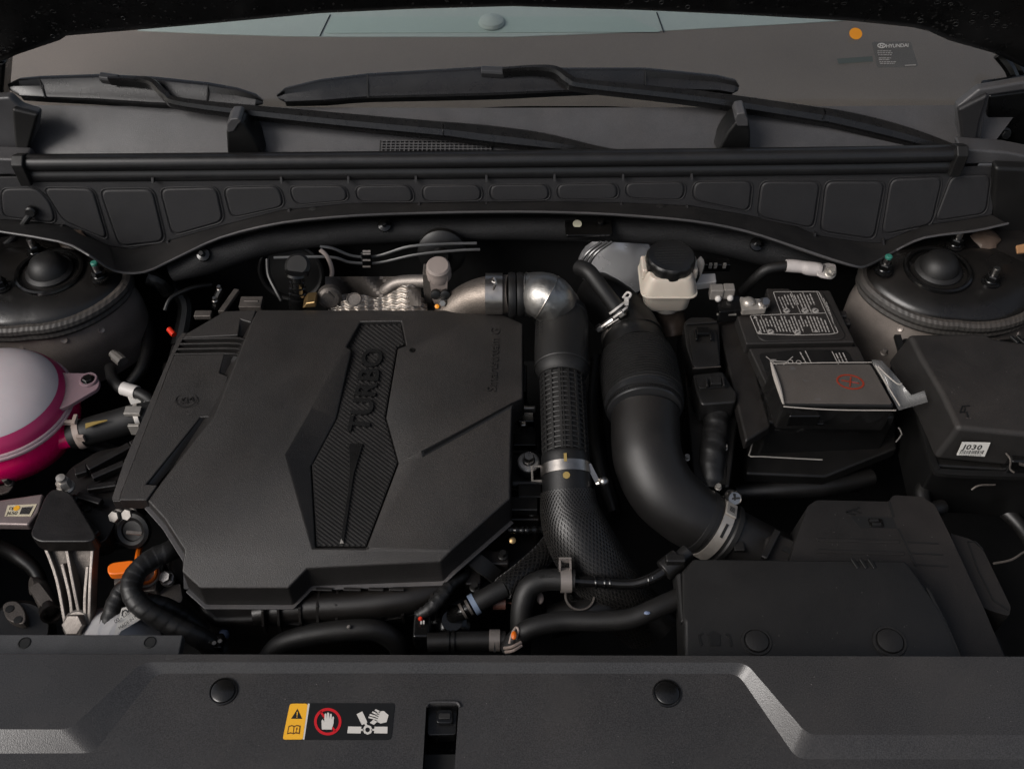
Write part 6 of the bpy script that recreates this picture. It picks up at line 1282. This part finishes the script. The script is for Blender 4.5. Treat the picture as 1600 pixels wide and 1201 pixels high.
def ringpoly(cx, cy, r0, r1, n=40):
    return [[(cx + r0 * math.cos(a), cy + r0 * math.sin(a)), (cx + r1 * math.cos(a), cy + r1 * math.sin(a)), (cx + r1 * math.cos(b_), cy + r1 * math.sin(b_)), (cx + r0 * math.cos(b_), cy + r0 * math.sin(b_))] for a, b_ in ((2 * math.pi * k / n, 2 * math.pi * (k + 1) / n) for k in range(n))]
flat('prohibition_ring', ringpoly(438, 222, 92, 114) + [[(368, 142), (382, 130), (508, 298), (496, 312)]], M['red'])
hand = [(390, 288), (388, 262), (386, 215), (394, 204), (404, 214), (408, 232), (412, 160), (420, 154), (428, 160), (430, 205), (434, 150), (442, 146), (450, 152), (450, 205), (458, 160), (466, 156), (472, 163), (470, 208), (478, 182), (486, 180), (490, 188), (486, 240), (470, 288)]
flat('hand_symbol', [hand], M['inkw'], .0003)
flat('fan_symbol', [[(608, 262), (718, 264), (712, 320), (600, 318)], [(828, 264), (936, 264), (934, 320), (824, 318)], [(678, 160), (726, 136), (768, 228), (722, 250)], [(715, 282), (742, 285), (742, 297), (715, 298)], [(800, 285), (828, 282), (828, 298), (800, 297)], [(742, 238), (760, 232), (768, 256), (752, 262)]] + ringpoly(770, 290, 21, 40, 8), M['inkw'])
flat('hand_symbol', [[(846, 150), (870, 136), (906, 134), (944, 168), (928, 226), (880, 238), (850, 224), (836, 190)], [(838, 118), (880, 138), (870, 152), (828, 130)], [(812, 136), (858, 156), (850, 168), (806, 148)], [(790, 158), (846, 174), (840, 186), (784, 170)], [(780, 178), (842, 196), (838, 206), (776, 192)], [(836, 190), (850, 224), (822, 248), (788, 232)]], M['inkw'], .0001)
flat('finger_line', [[(846, 152), (868, 164), (866, 168), (844, 156)], [(838, 170), (862, 180), (860, 184), (836, 174)], [(832, 188), (856, 198), (854, 202), (830, 192)], [(828, 206), (852, 218), (850, 222), (826, 210)]], M['ink'], .0004)
# ---------------- lower middle: manifold and hoses ----------------
t = thing('intake_manifold', 'dark ribbed intake manifold below the front edge of the cover', 'manifold', Z(560, 940, -.13))
b = MB(); b.tube(uvz([(400, 958, -.10), (450, 950, -.094), (560, 944, -.090), (640, 934, -.088), (690, 920, -.09)]), [.014, .017, .018, .018, .016], 20, 6); obj('runner_body', b, M['manif'], t)
for k, u in enumerate((417, 441, 474, 501, 530, 566, 597, 632, 677)):
    v = 954 - (u - 417) * .08; c = Z(u, v, -.094); b = MB(); b.prism([c + V((-.0016, y, z)) for y, z in ((-.022, -.014), (-.022, .004), (-.010, .0195), (.012, .0195), (.016, -.014))], (.0032, 0, 0)); obj('rib', b, M['manif'], t, .0006)
b = MB(); b.sweep(uvz([(395, 962, -.10), (500, 970, -.10), (600, 962, -.10), (660, 950, -.10)]), [(-.006, -.01), (.006, -.01), (.006, 0), (-.006, 0)], UPZ, 4); obj('lower_flange', b, M['dplast'], t)
for u0, u1 in ((494, 520), (537, 565), (576, 600), (608, 632)): b = MB(); b.line(Z(u0, 921, -.068), Z(u1, 922, -.068), .004, UPZ, .003); obj('top_rib', b, M['manif'], t, .001)
def hose(label, P, r, m='rubber_m', nm='rubber_hose', res=7):
    b = MB(); b.tube(uvz(P), r, 18, res); o = obj(nm, b, M[m]); tag(o, label, 'hose'); return o
hose('thick black hose arching behind the panel left of the warning slot', [(418, 1030, -.13), (440, 1006, -.11), (485, 992, -.098), (545, 984, -.092), (590, 985, -.095), (620, 1005, -.115), (628, 1030, -.14)], .0122)
b = MB(); c = Z(545, 979, -.077); b.ball(c, .0025, 8); o = obj('paint_fleck', b, M['grey']); tag(o, 'tiny pale fleck on top of the arching black hose', 'fleck')
t = thing('purge_hose', 'black hose with a pale clamp and a slim pipe to the intake cover', 'hose', Z(900, 920, -.1))
b = MB(); b.tube(uvz([(812, 1030, -.13), (814, 985, -.10), (816, 945, -.078), (826, 918, -.065), (850, 906, -.06), (880, 905, -.058), (898, 906, -.058)]), .0125, 18, 7); obj('rubber_hose', b, M['rubber_m'], t)
b = MB(); b.tube(uvz([(892, 907, -.058), (940, 910, -.058), (985, 912, -.055), (1012, 906, -.05), (1030, 897, -.046), (1045, 886, -.042)]), [.0058, .0062, .0062, .0068, .007, .007], 14, 7); obj('slim_pipe', b, M['gloss'], t)
for q, (u, v, z) in enumerate(((930, 910, -.058), (944, 910.5, -.058), (952, 911, -.058), (1012, 906, -.05), (1018, 903, -.049))): c = Z(u, v, z); b = MB(); b.torus(c, (1, .1, 0), .0062, .0014, 16, 6); obj('pipe_ring', b, M['gloss'], t)
c = Z(884, 906, -.058); b = MB(); b.ring(c, V((1, .02, 0)), .0128, .0125, .0013, 30); obj('clamp_band', b, M['tan2'], t)
b = MB(); q = c + V((-.001, .010, .014)); b.box(q + V((-.006, .0, .0)), (.002, .012, .009)); b.box(q + V((.006, 0, 0)), (.002, .012, .009)); b.box(q + V((0, .006, .003)), (.014, .002, .009)); obj('clamp_ear', b, M['tan2'], t)
b = MB(); b.tube(uvz([(1036, 892, -.042), (1062, 872, -.036)]), .0125, 18, 1); b.tube(uvz([(1058, 876, -.036), (1076, 860, -.032)]), .009, 12, 1); b.box(Z(1055, 874, -.024), (.022, .010, .01)); obj('quick_connector', b, M['dplast3'], t, .002)
X = (Z(876, 900, -.045) - Z(838, 902, -.045)).normalized(); Y2 = UPZ.cross(X)
text('hose_print', '20.11.8-63', Z(841, 903, -.0468), X, Y2, .0066, .0002, M['capp'], t, .9)
b = MB(); c = Z(906, 930, -.085); b.torus(c, V((0, -.3, 1)), .0165, .0016, 32, 6); o = obj('wire_loop', b, M['alud']); tag(o, 'thin metal ring below the pale clamped hose', 'ring')
b = MB(); c = Z(905, 925, -.095); b.lathe(c, V((0, -.3, 1)), [(.015, -.02), (.015, 0), (.010, .004), (.006, .0), (0, 0)], 24); o = obj('valve_cap', b, M['gloss']); tag(o, 'glossy black round cap inside the thin metal ring', 'cap')
hose('black hose running right from the orange marked clip to the intake cover', [(795, 1016, -.085), (810, 995, -.07), (832, 980, -.062), (880, 970, -.06), (940, 970, -.058), (985, 966, -.055), (1020, 952, -.05), (1060, 934, -.05)], .0112)
b = MB(); c = Z(1011, 957, -.040); b.ball(c, .0028, 10, (1.3, .8, .5)); o = obj('blue_mark', b, M['blue']); tag(o, 'small pale blue paint mark on the hose beside the intake cover', 'paint mark')
t = thing('hose_spring_clip', 'wire spring clip with an orange tip at the left hose end', 'clip', Z(802, 1000, -.08))
b = MB(); b.tube(uvz([(790, 1018, -.07), (802, 1016, -.062), (815, 1008, -.064)]), .0018, 8, 5); b.tube(uvz([(788, 1012, -.07), (800, 1010, -.060), (814, 1003, -.062)]), .0018, 8, 5); b.tube(uvz([(796, 1005, -.06), (800, 990, -.055), (806, 980, -.055), (810, 985, -.055), (806, 998, -.058)]), .0014, 8, 5); obj('wire_spring', b, M['tan'], t)
b = MB(); c = Z(803, 992, -.052); b.ball(c, .004, 10, (.8, 1.3, .7)); obj('orange_tip', b, M['orange'], t)
t = thing('coolant_crosspipe', 'dark horizontal pipe with a pale band just behind the panel', 'pipe', Z(740, 1000, -.1))
b = MB(); b.tube(uvz([(668, 1003, -.085), (720, 1001, -.085), (790, 1000, -.085)]), .0105, 16, 3); obj('pipe', b, M['rubber_m'], t)
for u in (700, 708): b = MB(); b.ring(Z(u, 1002, -.085), V((1, 0, 0)), .0105, .004, .002, 24); obj('pipe_ring', b, M['rubber'], t)
b = MB(); b.ring(Z(773, 1000, -.085), V((1, 0, 0)), .0107, .012, .0014, 26); obj('pale_band', b, M['tan2'], t)
b = MB(); c = Z(773, 1010, -.072); b.prism([c + V((-.0015, -.006, 0)), c + V((.0015, -.006, 0)), c + V((0, .005, .002))], (0, 0, -.001)); obj('band_slot', b, M['dark'], t)
t = thing('vent_hose', 'hose with a pale blue ring leading into a braided sleeve', 'hose', Z(760, 935, -.1))
b = MB(); b.tube(uvz([(708, 962, -.10), (722, 956, -.085), (735, 948, -.08)]), [.009, .0085, .0085], 14, 4); obj('elbow', b, M['gloss'], t)
b = MB(); b.tube(uvz([(738, 946, -.079), (765, 930, -.074), (788, 918, -.072)]), .0115, 18, 3); obj('hose', b, M['rubber_m'], t)
d = (Z(765, 930, -.074) - Z(738, 946, -.079)).normalized(); b = MB(); b.ring(Z(741, 944, -.079), d, .0115, .006, .0013, 26); obj('blue_ring', b, M['blue2'], t)
b = MB()
for q in (0, .008): b.ring(Z(733, 949, -.080) - d * q, d, .0087, .003, .0012, 22)
obj('metal_ring', b, M['alud'], t)
P = crom(uvz([(786, 919, -.072), (815, 897, -.075), (845, 870, -.085), (862, 850, -.095)]), 10); b = MB(); b.tube(P, .0125, 16, 1); obj('braid_core', b, M['rubber'], t)
frm = MB().frames(P); b = MB()
for sgn in (1, -1):
    for k in range(14):
        for i in range(len(P) - 1):
            def pt(f):
                j = min(int(f), len(P) - 2); q = f - j; a = 2 * math.pi * k / 14 + sgn * f * .2; nn_ = frm[j][0] * math.cos(a) + frm[j][1] * math.sin(a); return P[j].lerp(P[j + 1], q) + nn_ * .0126, nn_
            (pa, na), (pb, _) = pt(i), pt(i + 1); b.line(pa, pb, .0017, na, .001)
obj('braid_strands', b, M['braid'], t, kind='stuff', flat=True)
c = Z(706, 972, -.11); b = MB(); b.lathe(c, V((.1, -.3, 1)), [(.022, -.02), (.022, -.008), (.017, -.006), (.017, .004), (.012, .006), (.012, .012), (0, .012)], 26); obj('sensor_base', b, M['gloss'], t)
t = thing('pressure_sensor', 'black sensor plug with a red dot and taped lead by the manifold', 'sensor', Z(661, 980, -.12))
b = MB(); b.box(Z(660, 985, -.1), (.02, .032, .03)); obj('plug_body', b, M['gloss'], t, .004)
b = MB(); b.ball(Z(657, 966, -.078), .0028, 10); obj('red_dot', b, M['redc'], t)
for k in range(2): b = MB(); b.box(Z(658 + k * 4, 972, -.08), (.0018, .004, .002)); obj('pin', b, M['white'], t)
b = MB(); b.tube(uvz([(652, 962, -.082), (672, 950, -.075), (690, 930, -.072), (705, 912, -.075), (728, 898, -.085), (735, 885, -.095)]), [.006, .0075, .008, .007, .005, .004], 12, 6, lambda q, a: 1 + .1 * math.sin(q * 70 + a)); obj('taped_lead', b, M['tape'], t)
b = MB(); b.sweep(uvz([(700, 882, -.075), (730, 870, -.07), (755, 884, -.075), (778, 902, -.09)]), [(-.010, -.002), (.010, -.002), (.010, .001), (-.010, .001)], UPZ, 6); o = obj('bent_strap', b, M['dplast3']); tag(o, 'bent black strap beside the cover front right corner', 'strap')
b = MB(); b.tube([Z(770, 942, -.09), Z(790, 942, -.09)], .0075, 12, 1); b.tube([Z(790, 942, -.09), Z(812, 942, -.09)], .001, 6, 1); o = obj('red_plug', b, mat('dull_red_plug', (.07, .03, .022), .5)); tag(o, 'dull red brown plug on a wire left of the clamped hose', 'plug')
b = MB(); b.tube(uvz([(860, 970, -.12), (930, 955, -.11), (990, 945, -.12), (1040, 980, -.14)]), .02, 14, 5); o = obj('dark_hose', b, M['rubber']); tag(o, 'dark hose deep below the braided end of the charge pipe', 'hose')
b = MB(); b.ball(Z(844, 934, -.085), .0055, 10, (.8, 1.4, .8)); o = obj('brass_plug', b, M['tan']); tag(o, 'small tan plug beside the vertical clamped hose', 'plug')
# ---------------- dust specks, and dim pieces in the depth of the bay ----------------
def specks(parent, quad, zf_, n, m, seed):
    rs = random.Random(seed); b = MB()
    for k in range(n):
        a, c_ = rs.random(), rs.random(); u = (quad[0][0] * (1 - a) + quad[1][0] * a) * (1 - c_) + (quad[3][0] * (1 - a) + quad[2][0] * a) * c_; v = (quad[0][1] * (1 - a) + quad[1][1] * a) * (1 - c_) + (quad[3][1] * (1 - a) + quad[2][1] * a) * c_
        p = Z(u, v, zf_(v)); r = rs.uniform(.0002, .0006)
        b.add([p + V((math.cos(q * 1.257) * r * rs.uniform(.6, 1.3), math.sin(q * 1.257) * r, .00035)) for q in range(5)] + [p + UPZ * .0006], [(q, (q + 1) % 5, 5) for q in range(5)])
    obj('dust_specks', b, m, parent, kind='stuff', flat=True)
M['speck'] = mat('dust_speck', (.11, .10, .095), .8)
bo = bpy.data.objects
specks(bo['radiator_panel'], [(250, 1060), (1140, 1060), (1220, 1195), (20, 1195)], lambda v: .011, 45, M['speck'], 3)
specks(bo['radiator_panel'], [(1250, 1040), (1600, 1040), (1600, 1140), (1290, 1140)], lambda v: .020, 15, M['speck'], 4)
specks(bo['air_intake_cover'], [(1125, 912), (1380, 912), (1460, 1015), (1080, 1015)], lambda v: -.020, 20, M['speck'], 5)
specks(bo['fuse_box'], [(1440, 535), (1600, 545), (1600, 660), (1500, 660)], lambda v: .03, 22, M['speck'], 6)
specks(bo['air_box'], [(1280, 790), (1450, 790), (1480, 900), (1300, 880)], lambda v: -.055, 30, M['speck'], 7)
def run(nm, cat, lab, P, r, m='rubber', wob=0):
    b = MB(); b.tube(uvz(P), r, 12, 6, (lambda q, a: 1 + wob * math.sin(q * 120)) if wob else None); o = obj(nm, b, M[m]); tag(o, lab, cat)
run('dark_hose', 'hose', 'dim hose running from the left strut tower down behind the white sleeve', [(215, 470, -.1), (232, 520, -.12), (225, 570, -.13), (205, 600, -.14)], .010)
run('dark_hose', 'hose', 'dim hose in the dark gap between charge pipe and intake duct', [(935, 560, -.10), (930, 640, -.11), (938, 720, -.12), (960, 800, -.14)], .011)
run('corrugated_conduit', 'conduit', 'dim ribbed conduit curving in the dark right of the air box', [(1520, 770, -.14), (1560, 790, -.13), (1600, 830, -.13), (1640, 900, -.13)], .010, 'dplast3', .1)
run('corrugated_conduit', 'conduit', 'dim ribbed conduit in the dark left of the engine mount leg', [(-10, 850, -.16), (30, 870, -.15), (60, 900, -.16), (70, 960, -.18)], .010, 'dplast3', .1)
run('dark_hose', 'hose', 'dim hose running along the bay below the battery tray', [(1150, 770, -.14), (1220, 765, -.13), (1290, 760, -.13), (1360, 745, -.14)], .012)
run('dark_hose', 'hose', 'dim hose between the left strut tower foot and the oil cap ring', [(120, 690, -.13), (160, 700, -.13), (210, 720, -.14)], .011)
t = thing('engine_block', 'dark cast engine block showing in the gaps around the cover', 'engine', Z(560, 760, -.24))
b = MB(); b.prism(uv([(250, 560), (800, 540), (850, 700), (845, 860), (700, 960), (330, 975), (262, 900)], -.13), (0, 0, -.10)); obj('crankcase', b, M['cast'], t, .01)
for k, (u, v, w_, h_) in enumerate(((812, 600, .020, .05), (818, 760, .03, .03), (812, 815, .05, .014), (280, 560, .02, .03), (770, 880, .04, .02), (740, 905, .02, .03), (655, 915, .05, .012))):
    b = MB(); b.box(Z(u, v, -.10), (w_, h_, .03)); obj('cast_lug', b, M['cast'], t, .003)
for u, v in ((812, 610), (832, 800), (272, 575), (786, 868), (742, 918), (700, 905), (668, 908)):
    b = MB(); b.bolt(Z(u, v, -.083), UPZ, .0045, .008, 1.4); obj('bolt', b, M['dplast3'], t, sharp=30)
